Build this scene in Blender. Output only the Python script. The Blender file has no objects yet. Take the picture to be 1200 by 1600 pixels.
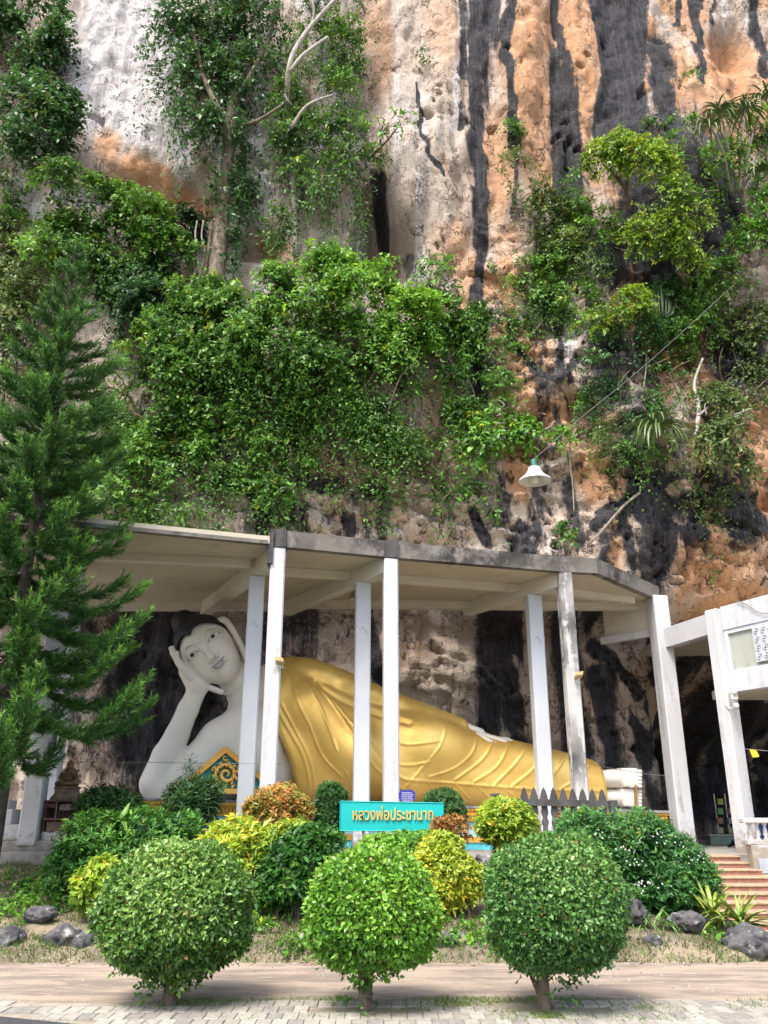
import bpy, bmesh, math, random
import numpy as np
from mathutils import Vector
from mathutils.bvhtree import BVHTree
import openvdb
C = bpy.context.scene.collection
SC = bpy.context.scene
rng = np.random.default_rng(7); random.seed(7)

# ------------------------------------------------------------------ camera, world, sun, exposure
H, F, PITCH = 1.8, 1310.0, math.radians(19.7)
cam = bpy.data.cameras.new('camera'); cam_o = bpy.data.objects.new('camera', cam); C.objects.link(cam_o)
cam.sensor_fit = 'VERTICAL'; cam.sensor_height = 36; cam.lens = 36*F/1600; cam.clip_end = 2000; cam.clip_start = .05
cam_o.location = (0, 0, H); cam_o.rotation_euler = (math.pi/2+PITCH, 0, 0); SC.camera = cam_o
SUN_EL, SUN_AZ = math.radians(58), math.radians(-28)      # azimuth measured from straight behind the camera, negative = left
world = bpy.data.worlds.new('World'); SC.world = world; world.use_nodes = True
wn = world.node_tree.nodes; wl = world.node_tree.links
sky = wn.new('ShaderNodeTexSky'); sky.sky_type = 'NISHITA'; sky.sun_disc = False
sky.sun_elevation = SUN_EL; sky.sun_rotation = math.radians(180+28); sky.air_density = 1.0; sky.dust_density = 4.0; sky.ozone_density = .6
wl.new(sky.outputs[0], wn['Background'].inputs[0]); wn['Background'].inputs[1].default_value = .15
sun = bpy.data.lights.new('sun', 'SUN'); sun.energy = 1.6; sun.angle = math.radians(18); sun.color = (1, .965, .9)
sun_o = bpy.data.objects.new('sun', sun); C.objects.link(sun_o)
sd = Vector((math.sin(SUN_AZ)*math.cos(SUN_EL), -math.cos(SUN_AZ)*math.cos(SUN_EL), math.sin(SUN_EL)))   # towards the sun
sun_o.rotation_euler = sd.to_track_quat('Z', 'Y').to_euler(); sun_o.location = sd*60
SC.view_settings.view_transform = 'Standard'; SC.view_settings.look = 'None'
SC.view_settings.exposure = 1.38; SC.view_settings.gamma = 1
SC.render.engine = 'CYCLES'

# ------------------------------------------------------------------ picture geometry -> world
_f = np.array([0, math.cos(PITCH), math.sin(PITCH)]); _u = np.array([0, -math.sin(PITCH), math.cos(PITCH)]); _o = np.array([0, 0, H])
def ray(px, py): return _f+np.array([1., 0, 0])*(px-600)/F-_u*(py-800)/F
def P(px, py, Y): d = ray(px, py); return _o+d*(Y/d[1])
def PZ(px, py, Z): d = ray(px, py); return _o+d*((Z-H)/d[2])
def proj(p):
    q = np.asarray(p, float)-_o; dep = q@_f
    return 600+F*q[..., 0]/dep, 800-F*(q@_u)/dep
def depth(p): return float((np.asarray(p)-_o)@_f)
def mpp(p): return depth(p)/F                              # metres per photo pixel at p

# ------------------------------------------------------------------ noise
def _hash(ix, iy, iz, s):
    h = (ix.astype(np.int64)*374761393+iy.astype(np.int64)*668265263+iz.astype(np.int64)*2147483647+s*1274126177) & 0xffffffff
    h = ((h ^ (h >> 13))*1274126177) & 0xffffffff
    h = ((h ^ (h >> 16))*2246822519) & 0xffffffff
    return ((h ^ (h >> 15)) & 0xffff)/65535.0
def vn(x, y, z, s=0):
    x, y, z = np.broadcast_arrays(np.asarray(x, float), np.asarray(y, float), np.asarray(z, float))
    ix, iy, iz = np.floor(x), np.floor(y), np.floor(z); fx, fy, fz = x-ix, y-iy, z-iz
    fx, fy, fz = [t*t*t*(t*(t*6-15)+10) for t in (fx, fy, fz)]
    r = 0
    for a in (0, 1):
        wa = fx if a else 1-fx
        for b in (0, 1):
            wb = fy if b else 1-fy
            for c in (0, 1):
                r = r+wa*wb*(fz if c else 1-fz)*_hash(ix+a, iy+b, iz+c, s)
    return r*2-1
def fbm(x, y, z, o=4, s=0, g=.5):
    r = 0; a = 1.; n = 0
    for i in range(o): r = r+a*vn(x*2**i, y*2**i, z*2**i, s+i*17); n += a; a *= g
    return r/n
def sst(a, b, x): t = np.clip((np.asarray(x, float)-a)/(b-a), 0, 1); return t*t*(3-2*t)

# ------------------------------------------------------------------ objects
def root_loc(o):
    v = Vector((0, 0, 0))
    while o is not None: v = v+o.location; o = o.parent
    return np.array(v)
def tag(o, label=None, cat=None, group=None, kind=None):
    if label: o['label'] = label
    if cat: o['category'] = cat
    if group: o['group'] = group
    if kind: o['kind'] = kind
    return o
def thing(name, label, cat, loc=(0, 0, 0), group=None):
    o = bpy.data.objects.new(name, None); C.objects.link(o); o.location = loc; o.empty_display_size = .2
    return tag(o, label, cat, group)
def mk(name, V, Fc, mat, parent=None, col=None, smooth=False, loc=None, kind=None):
    """V world coordinates; Fc (n,k) int array or list of faces"""
    V = np.asarray(V, float).reshape(-1, 3)
    base = root_loc(parent) if parent is not None else (np.array(loc, float) if loc is not None else np.zeros(3))
    me = bpy.data.meshes.new(name); W = (V-base).astype(np.float32)
    if isinstance(Fc, np.ndarray):
        n, k = Fc.shape
        me.vertices.add(len(W)); me.vertices.foreach_set('co', W.ravel())
        me.loops.add(n*k); me.loops.foreach_set('vertex_index', Fc.astype(np.int32).ravel())
        me.polygons.add(n); me.polygons.foreach_set('loop_start', np.arange(0, n*k, k, dtype=np.int32))
        me.update(calc_edges=True)
    else:
        me.from_pydata([tuple(v) for v in W], [], Fc)
    if col is not None:
        a = me.attributes.new('Col', 'FLOAT_COLOR', 'POINT'); c = np.ones((len(W), 4), np.float32); c[:, :np.shape(col)[1]] = col
        a.data.foreach_set('color', c.ravel())
    if smooth: me.polygons.foreach_set('use_smooth', np.ones(len(me.polygons), bool))
    for m in (mat if isinstance(mat, (list, tuple)) else [mat]): me.materials.append(m)
    o = bpy.data.objects.new(name, me); C.objects.link(o)
    if parent is not None: o.parent = parent
    elif loc is not None: o.location = tuple(loc)
    if kind: o['kind'] = kind
    return o
def dupmesh(o, offset, parent):
    c = o.copy(); C.objects.link(c); c.parent = parent; c.location = Vector(o.location)+Vector(offset); return c

class MB:
    """collects simple shapes into one mesh"""
    def __init__(s): s.v = []; s.f = []
    def add(s, V, Fc):
        b = len(s.v); s.v += [tuple(map(float, v)) for v in V]; s.f += [tuple(int(b+i) for i in f) for f in Fc]; return s
    def box(s, a, b, bev=0.0, rz=0, piv=None):
        x0, y0, z0 = a; x1, y1, z1 = b
        if bev <= 0:
            V = [(x0, y0, z0), (x1, y0, z0), (x1, y1, z0), (x0, y1, z0), (x0, y0, z1), (x1, y0, z1), (x1, y1, z1), (x0, y1, z1)]
            Fc = [(3, 2, 1, 0), (4, 5, 6, 7), (0, 1, 5, 4), (1, 2, 6, 5), (2, 3, 7, 6), (3, 0, 4, 7)]
        else:
            e = bev; V = []; Fc = []
            for z, d in ((z0, e), (z0+e, 0), (z1-e, 0), (z1, e)):
                V += [(x0+d+(e if d == 0 else 0), y0+d, z), (x1-d-(e if d == 0 else 0), y0+d, z), (x1-d, y0+d+(e if d == 0 else 0), z), (x1-d, y1-d-(e if d == 0 else 0), z),
                      (x1-d-(e if d == 0 else 0), y1-d, z), (x0+d+(e if d == 0 else 0), y1-d, z), (x0+d, y1-d-(e if d == 0 else 0), z), (x0+d, y0+d+(e if d == 0 else 0), z)]
            # rings of eight
            for k in range(3):
                for i in range(8):
                    j = (i+1) % 8; Fc.append((k*8+i, k*8+j, k*8+8+j, k*8+8+i))
            Fc.append(tuple(range(7, -1, -1))); Fc.append(tuple(range(24, 32)))
        V = np.array(V, float)
        if rz:
            c, n = math.cos(rz), math.sin(rz); p = np.array(piv if piv is not None else [(x0+x1)/2, (y0+y1)/2, 0]); q = V-p
            V = np.stack([q[:, 0]*c-q[:, 1]*n, q[:, 0]*n+q[:, 1]*c, q[:, 2]], 1)+p
        return s.add(V, Fc)
    def tube(s, pts, rad, n=7, cap=True):
        pts = np.asarray(pts, float); m = len(pts); rad = np.broadcast_to(np.asarray(rad, float), (m,))
        t = np.gradient(pts, axis=0); t /= np.linalg.norm(t, axis=1)[:, None]+1e-9
        V = []; up = np.array([0, 0, 1.]) if abs(t[0][2]) < .9 else np.array([0, 1., 0])
        for i in range(m):
            a = np.cross(t[i], up); a /= np.linalg.norm(a)+1e-9; b = np.cross(a, t[i]); up = b
            for k in range(n):
                w = 2*math.pi*k/n; V.append(pts[i]+rad[i]*(a*math.cos(w)+b*math.sin(w)))
        Fc = [(i*n+k, i*n+(k+1) % n, (i+1)*n+(k+1) % n, (i+1)*n+k) for i in range(m-1) for k in range(n)]
        if cap: Fc += [tuple(range(n-1, -1, -1)), tuple(range((m-1)*n, m*n))]
        return s.add(V, Fc)
    def lathe(s, prof, c, n=20):
        V = []; m = len(prof)
        for r, z in prof:
            for k in range(n): w = 2*math.pi*k/n; V.append((c[0]+r*math.cos(w), c[1]+r*math.sin(w), c[2]+z))
        Fc = [(i*n+k, i*n+(k+1) % n, (i+1)*n+(k+1) % n, (i+1)*n+k) for i in range(m-1) for k in range(n)]
        return s.add(V, Fc)
    def prism(s, poly, off):
        """closed polygon (3d points) swept by off"""
        n = len(poly); A = np.asarray(poly, float); B = A+np.asarray(off, float)
        return s.add(np.vstack([A, B]), [tuple(range(n)), tuple(range(2*n-1, n-1, -1))]+[(i, i+n, (i+1) % n+n, (i+1) % n) for i in range(n)])
    def build(s, name, mat, parent=None, smooth=False, loc=None, kind=None):
        o = mk(name, s.v, s.f, mat, parent, None, smooth, loc, kind)
        bm = bmesh.new(); bm.from_mesh(o.data); bmesh.ops.recalc_face_normals(bm, faces=bm.faces); bm.to_mesh(o.data); bm.free()
        return o
def spline(pts, n=24):
    p = np.asarray(pts, float); k = len(p)
    if k < 3: t = np.linspace(0, 1, n)[:, None]; return p[0]*(1-t)+p[-1]*t
    t = np.linspace(0, k-1.0001, n); i = t.astype(int); u = (t-i)[:, None]
    q = np.vstack([2*p[0]-p[1], p, 2*p[-1]-p[-2]]); a, b, c, d = q[i], q[i+1], q[i+2], q[i+3]
    return .5*(2*b+(c-a)*u+(2*a-5*b+4*c-d)*u*u+(3*b-3*c+d-a)*u**3)

# ------------------------------------------------------------------ materials
def nodes(name):
    m = bpy.data.materials.new(name); m.use_nodes = True; n = m.node_tree.nodes; return m, n, m.node_tree.links, n['Principled BSDF']
def N(n, l, typ, **kw):
    x = n.new('ShaderNode'+typ)
    for k, v in kw.items():
        if k == 'ins':
            for a, b in v.items():
                if hasattr(b, 'links') or isinstance(b, bpy.types.NodeSocket): l.new(b, x.inputs[a])
                else: x.inputs[a].default_value = b
        else: setattr(x, k, v)
    return x
def mixc(n, l, fac, a, b, mode='MIX'):
    x = n.new('ShaderNodeMix'); x.data_type = 'RGBA'; x.blend_type = mode
    for i, v in ((0, fac), (6, a), (7, b)):
        if isinstance(v, bpy.types.NodeSocket): l.new(v, x.inputs[i])
        else: x.inputs[i].default_value = v if i == 0 else (*v[:3], 1)
    return x.outputs[2]
def ramp(n, l, src, a, b):
    r = n.new('ShaderNodeMapRange'); r.interpolation_type = 'SMOOTHSTEP'; l.new(src, r.inputs[0]); r.inputs[1].default_value = a; r.inputs[2].default_value = b; return r.outputs[0]
def noise(n, l, scale, detail=4, vec=None, stretch=None, rough=.55):
    if vec is None: vec = n.new('ShaderNodeNewGeometry').outputs['Position']
    if stretch:
        m = n.new('ShaderNodeMapping'); m.inputs['Scale'].default_value = stretch; l.new(vec, m.inputs[0]); vec = m.outputs[0]
    x = n.new('ShaderNodeTexNoise'); x.inputs['Scale'].default_value = scale; x.inputs['Detail'].default_value = detail; x.inputs['Roughness'].default_value = rough
    l.new(vec, x.inputs['Vector']); return x.outputs[0]
def bump(n, l, b, h, strength=.4, dist=.02):
    x = n.new('ShaderNodeBump'); x.inputs['Strength'].default_value = strength; x.inputs['Distance'].default_value = dist
    l.new(h, x.inputs['Height']); l.new(x.outputs[0], b.inputs['Normal'])
def plain(name, c, rough=.6, metal=0, var=.25, scale=6, bs=.3, bd=.01, c2=None, stretch=None):
    m, n, l, b = nodes(name); t = noise(n, l, scale, 5, stretch=stretch)
    c2 = c2 or [x*(1-var) for x in c]
    l.new(mixc(n, l, ramp(n, l, t, .35, .68), c, c2), b.inputs['Base Color'])
    b.inputs['Roughness'].default_value = rough; b.inputs['Metallic'].default_value = metal
    if bs: bump(n, l, b, noise(n, l, scale*6, 4), bs, bd)
    return m
def leafmat(name, rough=.42, trans=.3):
    m, n, l, b = nodes(name)
    a = n.new('ShaderNodeAttribute'); a.attribute_name = 'Col'
    l.new(a.outputs[0], b.inputs['Base Color']); b.inputs['Roughness'].default_value = rough; b.inputs['Specular IOR Level'].default_value = .45
    tr = n.new('ShaderNodeBsdfTranslucent'); hs = n.new('ShaderNodeHueSaturation'); hs.inputs['Value'].default_value = 1.3; hs.inputs['Hue'].default_value = .48
    l.new(a.outputs[0], hs.inputs['Color']); l.new(hs.outputs[0], tr.inputs[0])
    mx = n.new('ShaderNodeMixShader'); mx.inputs[0].default_value = trans; l.new(b.outputs[0], mx.inputs[1]); l.new(tr.outputs[0], mx.inputs[2])
    l.new(mx.outputs[0], n['Material Output'].inputs[0]); return m
def painted(name, base, stain, amount=(.55, .75), rough=.65, drip=True, fine=None):
    """white paint with run-down dirt"""
    m, n, l, b = nodes(name)
    t = noise(n, l, 2.2, 6, stretch=(3, 3, .35) if drip else None, rough=.62); t2 = noise(n, l, 9, 5)
    mul = N(n, l, 'Math', operation='MULTIPLY_ADD', ins={0: t2, 1: .35, 2: t}).outputs[0]
    c = mixc(n, l, ramp(n, l, mul, amount[0]+.17, amount[1]+.2), base, stain)
    c = mixc(n, l, ramp(n, l, noise(n, l, .8, 3), .3, .75), c, [x*.88 for x in base], 'MIX') if fine is None else c
    if drip:                                             # splashed earth on the lowest part of posts
        ge = n.new('ShaderNodeNewGeometry'); sx = n.new('ShaderNodeSeparateXYZ'); l.new(ge.outputs['Position'], sx.inputs[0])
        hgt = N(n, l, 'Math', operation='MULTIPLY_ADD', ins={0: t2, 1: 1.5, 2: sx.outputs[2]}).outputs[0]; c = mixc(n, l, ramp(n, l, hgt, 2.35, 1.75), c, (.27, .235, .19))
    l.new(c, b.inputs['Base Color']); b.inputs['Roughness'].default_value = rough; bump(n, l, b, noise(n, l, 30, 5), .25, .008); return m

LEAF = leafmat('leaf'); LEAF_G = leafmat('glossy_leaf', .33, .22); NEEDLE = leafmat('pine_needle', .5, .2)
BARK = plain('bark', (.20, .155, .115), .9, var=.55, scale=9, bs=.8, bd=.03, stretch=(1, 1, .3))
PALE_BARK = plain('pale_bark', (.42, .38, .33), .85, var=.4, scale=8, bs=.5, bd=.02, stretch=(1, 1, .3))
DKBARK = plain('dark_bark', (.09, .07, .055), .9, var=.5, scale=9, bs=.8, bd=.03)
VINE = plain('vine_stem', (.20, .15, .10), .9, var=.4, scale=10)
WHITE = painted('white_paint', (.54, .55, .575), (.29, .275, .25), (.50, .76))
WHITE_CLEAN = painted('clean_white_paint', (.55, .58, .63), (.40, .40, .40), (.58, .86))
WHITE_DIRTY = painted('mottled_white_paint', (.58, .57, .55), (.040, .038, .036), (.40, .52))
SOFFIT = painted('soffit_concrete', (.54, .49, .38), (.22, .18, .12), (.50, .85), .85, drip=False)
SOFFIT_BEAM = painted('beam_concrete', (.64, .61, .53), (.34, .29, .22), (.52, .85), .85, drip=False)
FASCIA = painted('weathered_concrete', (.21, .195, .17), (.028, .027, .025), (.36, .56), .95, drip=False)
STATUE_WHITE = painted('statue_white_paint', (.80, .765, .69), (.66, .62, .55), (.55, .9), .5, drip=False)
GREY_WALL = painted('grey_mildewed_wall', (.40, .42, .37), (.20, .22, .18), (.45, .8), .8)
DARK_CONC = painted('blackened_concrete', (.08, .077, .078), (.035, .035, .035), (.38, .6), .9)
def goldmat(name, c, c2, rough=.36, metal=.75):
    m, n, l, b = nodes(name)
    t = noise(n, l, 1.1, 5); t2 = noise(n, l, 7, 6)
    col = mixc(n, l, ramp(n, l, t, .35, .7), c, c2); col = mixc(n, l, ramp(n, l, t2, .66, .8), col, [x*.45 for x in c2])
    l.new(col, b.inputs['Base Color']); b.inputs['Metallic'].default_value = metal
    l.new(N(n, l, 'MapRange', ins={0: t2, 1: .3, 2: .8, 3: rough-.06, 4: rough+.2}).outputs[0], b.inputs['Roughness'])
    bump(n, l, b, noise(n, l, 16, 4), .12, .02); return m
GOLD = goldmat('gold_paint', (.88, .60, .17), (.76, .48, .115), .40, .55)
GOLD_TRIM = goldmat('gold_trim', (.74, .44, .09), (.62, .33, .06), .45, .35)
GOLD_LETTER = goldmat('gold_letter', (.80, .50, .12), (.70, .40, .08), .4, .4)
BRONZE = goldmat('bronze', (.26, .17, .07), (.12, .08, .04), .42, .6)
HAIR = plain('hair_paint', (.012, .014, .022), .55, var=.3, scale=20)
LIP = plain('lip_paint', (.42, .40, .43), .55, var=.1); PUPIL = plain('pupil_paint', (.008, .008, .008), .3, var=.1); LID = plain('eyelid_paint', (.52, .51, .55), .5, var=.08)
LINE = plain('painted_line', (.42, .39, .34), .6, var=.1)
TEAL = plain('teal_glass_mosaic', (.015, .30, .29), .3, var=.5, scale=30, bs=.6)
TURQ = plain('turquoise_board_paint', (.0, .40, .39), .45, var=.08, scale=3, bs=.1)
SKYBLUE = plain('pale_blue_paint', (.30, .62, .70), .6, var=.2, scale=8)
CYAN = plain('cyan_paint', (.10, .55, .66), .6, var=.2, scale=8)
BLUE = plain('royal_blue_plaque', (.035, .04, .30), .4, var=.15); PRINT = plain('pale_lettering', (.62, .63, .75), .6, var=.1)
BROWN = plain('brown_lacquer_wood', (.12, .06, .045), .55, var=.5, scale=12); REDSTEP = plain('red_terrazzo', (.33, .155, .105), .8, var=.35, scale=14, bs=.3)
TREAD = plain('worn_tan_terrazzo', (.42, .31, .20), .85, var=.3, scale=12, bs=.3)
BAND = plain('ochre_band', (.36, .18, .06), .6, var=.3)
GREEN_METAL = plain('green_enamel', (.02, .12, .08), .45, var=.2); ENAMEL = plain('white_enamel', (.56, .58, .56), .35, var=.15, scale=5); STEEL = plain('galvanised_steel', (.45, .46, .47), .4, .6, .2)
BEIGE = plain('beige_plastic', (.58, .45, .20), .5, var=.3); WIRE = plain('wire', (.20, .19, .18), .6, var=.1); DKPLASTIC = plain('grey_plastic', (.10, .10, .11), .5, var=.2)
ROCKDARK = None

# ------------------------------------------------------------------ setting: ground, path, pavement, street, terrace, cliff
STX0, STX1 = 5.25, 12.0
def gz(x, y):
    x = np.asarray(x, float); y = np.asarray(y, float)
    e = 11.95+.12*vn(x*.9, 3.1, 0, 3)+.06*vn(x*3, 1.1, 0, 4)
    s = sst(0, .22, y-e)*.13+sst(0, 1, (y-e)/4.7)*.42+np.clip((y-e)/4.7, 0, 1)*.42
    s = s+(.05*fbm(x*1.1, y*1.1, 0, 3, 9)+.02*vn(x*5, y*5, 0, 5))*sst(0, .5, y-e)*(1-sst(16.2, 16.8, y))
    m = sst(5.05, 5.35, x); stair = np.clip((y-13.2)/4.9, -.2, 1)*.98-.16
    s = np.where(y > 12.2, s*(1-m)+np.minimum(s, np.maximum(stair, -.02))*m, s)
    return s-.012
def grid_faces(nx, ny):
    i = np.arange(nx-1)[None, :]+np.arange(ny-1)[:, None]*nx
    return np.stack([i, i+1, i+1+nx, i+nx], -1).reshape(-1, 4)
def groundmat():
    m, n, l, b = nodes('earth')
    a = noise(n, l, .9, 6); c = noise(n, l, 6, 6); d = noise(n, l, 40, 4)
    col = mixc(n, l, ramp(n, l, a, .42, .6), (.135, .11, .072), (.25, .205, .14))
    col = mixc(n, l, ramp(n, l, c, .5, .68), col, (.11, .125, .04)); col = mixc(n, l, ramp(n, l, d, .6, .72), col, (.45, .40, .31))
    l.new(col, b.inputs['Base Color']); b.inputs['Roughness'].default_value = .95; bump(n, l, b, c, .6, .05); return m
xs = np.concatenate([np.linspace(-150, -16, 12), np.arange(-15.5, 15.6, .16), np.linspace(16, 150, 12)]); ys = np.concatenate([np.linspace(-150, 6.5, 16), np.arange(7, 19, .1), np.linspace(19.4, 60, 20)])
gx, gy = np.meshgrid(xs, ys)
mk('ground', np.stack([gx, gy, gz(gx, gy)], -1), grid_faces(len(xs), len(ys)), groundmat(), smooth=True, kind='structure')

def pathmat():
    m, n, l, b = nodes('dusty_concrete')
    a = noise(n, l, 1.6, 8, stretch=(.45, 1.8, 1), rough=.68); c = noise(n, l, 6, 8, stretch=(.4, 1.5, 1), rough=.7); d = noise(n, l, 55, 4, rough=.7); e = noise(n, l, 22, 5, rough=.7)
    col = mixc(n, l, ramp(n, l, a, .40, .60), (.345, .275, .21), (.20, .162, .13)); col = mixc(n, l, ramp(n, l, c, .53, .66), col, (.40, .325, .245)); col = mixc(n, l, ramp(n, l, e, .58, .70), col, (.15, .125, .10))
    col = mixc(n, l, ramp(n, l, d, .62, .72), col, (.48, .43, .36))
    l.new(col, b.inputs['Base Color']); b.inputs['Roughness'].default_value = .92; bump(n, l, b, d, .3, .01); return m
px_ = np.linspace(-30, 30, 500); e0 = 9.62+.05*vn(px_*1.5, 0, 0, 20)+.03*vn(px_*6, 0, 0, 21); e1 = 11.98+.05*vn(px_*2, 0, 0, 22)
pv = np.stack([np.concatenate([px_, px_]), np.concatenate([e0, e1]), np.full(1000, .0)], 1); pv[:, 2] = .004
mk('path', pv, grid_faces(500, 2), pathmat(), kind='structure')
pm, n_, l_, b_ = nodes('sandy_joint'); t_ = noise(n_, l_, 2.2, 6); c_ = mixc(n_, l_, ramp(n_, l_, t_, .4, .65), (.34, .30, .24), (.22, .19, .14)); c_ = mixc(n_, l_, ramp(n_, l_, noise(n_, l_, 45, 3), .6, .75), c_, (.55, .52, .46))
l_.new(c_, b_.inputs['Base Color']); b_.inputs['Roughness'].default_value = .95; bump(n_, l_, b_, noise(n_, l_, 50, 3), .4, .01)
pv2 = np.stack([np.concatenate([px_, px_]), np.concatenate([np.full(500, 6.4), e0+.03]), np.full(1000, .002)], 1)
pavement = mk('pavement', pv2, grid_faces(500, 2), pm, kind='structure')
ASPH = plain('asphalt', (.055, .055, .06), .9, var=.3, scale=30, bs=.5)
def street_edge(x): return 7.62-.37*x
mk('street', [(-30, -20, .009), (6, -20, .009), (3, street_edge(3), .009), (-2.4, street_edge(-2.4), .009), (-4, street_edge(-4), .009), (-30, street_edge(-4)+6, .009)], [(0, 1, 2, 3, 4, 5)], ASPH, kind='structure')
PAVE = []
for k, c in enumerate([(.36, .335, .29), (.32, .295, .255), (.40, .375, .325), (.27, .25, .225)]): PAVE.append(plain('paver_concrete_%d' % k if k else 'paver_concrete', c, .9, var=.25, scale=14, bs=.4))
pw, pl = .145, .27; meshes = []
for k in range(4):
    b = MB().box((-pw/2+.003, -pl/2+.003, -.03), (pw/2-.003, pl/2-.003, .012), .005); o = b.build('paver', PAVE[k], pavement); meshes.append(o.data); bpy.data.objects.remove(o)
cnt = 0; full = []; part = []
for r in range(6):
    for c in range(-36, 32):
        x = c*pw+(pw/2 if r % 2 else 0); y = 9.48-r*pl
        if y < street_edge(x)+.1 or abs(x) > .47*y+.1 or y > 9.5+.05*vn(x*1.5, 0, 0, 20): continue
        for tx, ty in ((-2.13, 9.48), (-.15, 9.2), (1.54, 9.2)):
            if (x-tx)**2/.35+(y-ty)**2/.07 < 1: break
        else:
            (full if x < -1.0 else part).append((x, y))
random.shuffle(part)
part = sorted(part, key=lambda q: float(vn(q[0]*1.4, q[1]*2.5, 0, 33))+.25*random.random())
for x, y in (full+part)[:300]:
    o = bpy.data.objects.new('paver', random.choice(meshes)); C.objects.link(o); o.parent = pavement
    o.location = (x, y, .004+random.uniform(-.003, .004)); o.rotation_euler = (random.uniform(-.012, .012), random.uniform(-.012, .012), random.uniform(-.02, .02))
# terrace floor and its kerb
CONC = plain('grey_concrete', (.30, .285, .26), .9, var=.45, scale=4, bs=.5)
mk('terrace', *(lambda b: (b.v, b.f))(MB().box((-14, 16.7, .4), (5.3, 26, .98)).box((5.302, 18.5, .4), (16, 32, .980))), CONC, kind='structure')
kerb = MB().box((-14, 16.35, .7), (-5.0, 16.75, 1.12), .02).build('kerb', CONC); tag(kerb, 'mossy grey concrete kerb along the terrace edge at the left', 'kerb')
plinth = MB().box((-14, 16.76, .9), (-5.55, 19.0, 1.30), .02).build('ledge', CONC); tag(plinth, 'raised concrete ledge carrying the left white columns', 'ledge')

# cliff
BUMPS = [  # px, py, rx, ry, metres (negative = towards the camera)
 (655, 250, 75, 150, -1.1), (594, 345, 26, 66, 2.6), (620, 385, 34, 40, 1.4), (405, 385, 34, 24, 1.3), (1150, 55, 34, 40, 1.2), (1100, 120, 50, 80, -.5),
 (250, 250, 120, 70, -.8), (230, 320, 130, 28, .7), (130, 330, 60, 60, -.8), (1040, 300, 90, 170, -1.2), (1080, 720, 120, 60, -.9), (960, 560, 70, 160, -.7),
 (860, 600, 60, 50, -.4), (870, 660, 70, 30, .5), (500, 560, 220, 130, -.7), (170, 480, 140, 120, -.6), (630, 800, 120, 40, -.3), (1010, 830, 80, 50, -.5), (820, 60, 40, 200, -.35), (900, 60, 30, 200, -.35),
 (770, 100, 12, 260, .3), (868, 40, 14, 120, .5), (1130, 860, 80, 60, -.4), (60, 150, 90, 200, -.8), (700, 60, 40, 120, -.4), (560, 60, 40, 160, .4)]
def cliffY(x, z, fine=False):
    x = np.asarray(x, float); z = np.asarray(z, float)
    Y0 = 22.75+.055*(z-7.3)
    p = np.stack([x, np.broadcast_to(Y0, x.shape), z], -1); qx, qy = proj(p)
    up = sst(6.7, 7.5, z)
    d = 0
    for bx, by, rx, ry, a in BUMPS: d = d+a*np.exp(-(((qx-bx)/rx)**2+((qy-by)/ry)**2)**1.3)
    d = d+.75*fbm(x*.16, 0, z*.11, 3, 40)+.38*fbm(x*.75+.5*vn(x*.3, 0, z*.3, 45), 0, z*.10, 3, 41)
    front = Y0+d
    cave = 23.9+.8*fbm(x*.35, 0, z*.25, 3, 50)+5.0*sst(7.3, 9.0, x)*sst(6.2, 3.0, z)+.9*sst(-4.5, -7, x)*0
    Y = front*up+cave*(1-up)
    if fine:
        w = .25*fbm(x*.8, 1, z*.8, 2, 60)
        r = 1-np.abs(fbm((x+w)*1.15, 0, (z+w)*.42, 4, 61)); Y = Y+.55*(r-.8)*np.where(up > .5, 1, 1.3)
        r2 = 1-np.abs(fbm((x-w)*.9+z*.35, 5, (z+w)*1.1, 4, 62)); rough = (sst(300, 480, qy)*sst(650, 760, qx)+sst(600, 760, qy))*(.35+.65*up)
        Y = Y+np.clip(rough, 0, 1)*.55*(r2-.82)*-1
        cr = np.abs(fbm((x+w)*.55+z*.4, 9, z*.7-x*.25+w, 3, 63)); Y = Y+.30*np.exp(-(cr/.018)**2)*np.clip(rough+.12, 0, 1)
        Y = Y+.06*fbm(x*2.6+w, 0, z*1.1, 3, 64)*(1+np.clip(rough, 0, 1))+.035*fbm(x*7, 0, z*3.5, 3, 65)+.16*np.abs(fbm(x*1.9+w, 2, z*.13, 3, 67))
        rg3 = 1-np.abs(fbm((x+w)*2.4+z*.5, 8, (z-w)*2.0, 4, 69, .6))*1.6; Y = Y-np.clip(rough, 0, 1)*.26*(rg3-.6)
        stp = fbm(x*.5+w, 3, z*1.6+x*.3, 3, 73); Y = Y-np.clip(rough, 0, 1)*.28*sst(.0, .06, stp)
        # pockets
        pk = vn(x*1.1+w*2, 3, z*.8, 66)*.8+.35*vn(x*5, 3, z*4, 68); Y = Y+.35*sst(.74, .95, pk)
    return Y
def Pc(px, py, off=0.0):
    Y = 22.6
    for _ in range(5):
        p = P(px, py, Y-off); Y = float(cliffY(p[0:1], p[2:3])[0])
    return P(px, py, Y-off)
xs = np.arange(-21, 21.01, .085); zs = np.arange(-.5, 35, .085)
gx, gzz = np.meshgrid(xs, zs); gY = cliffY(gx, gzz, True)
cv = np.stack([gx, gY, gzz], -1).reshape(-1, 3); qx, qy = proj(cv)
X, Z = cv[:, 0], cv[:, 2]
wx = qx+14*fbm(X*.7, 0, Z*.35, 3, 70)+6*fbm(X*3, 0, Z*1.2, 3, 71); wy = qy+30*fbm(X*.8, 2, Z*.6, 3, 72)
def line_mask(pts, w, soft=.6):
    best = np.full(len(qx), 1e9)
    for (x0, y0), (x1, y1) in zip(pts[:-1], pts[1:]):
        dx, dy = x1-x0, y1-y0; t = np.clip(((wx-x0)*dx+(wy-y0)*dy)/(dx*dx+dy*dy), 0, 1); best = np.minimum(best, np.hypot(wx-x0-t*dx, wy-y0-t*dy))
    return 1-sst(w*(1-soft), w*(1+soft), best)
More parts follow.
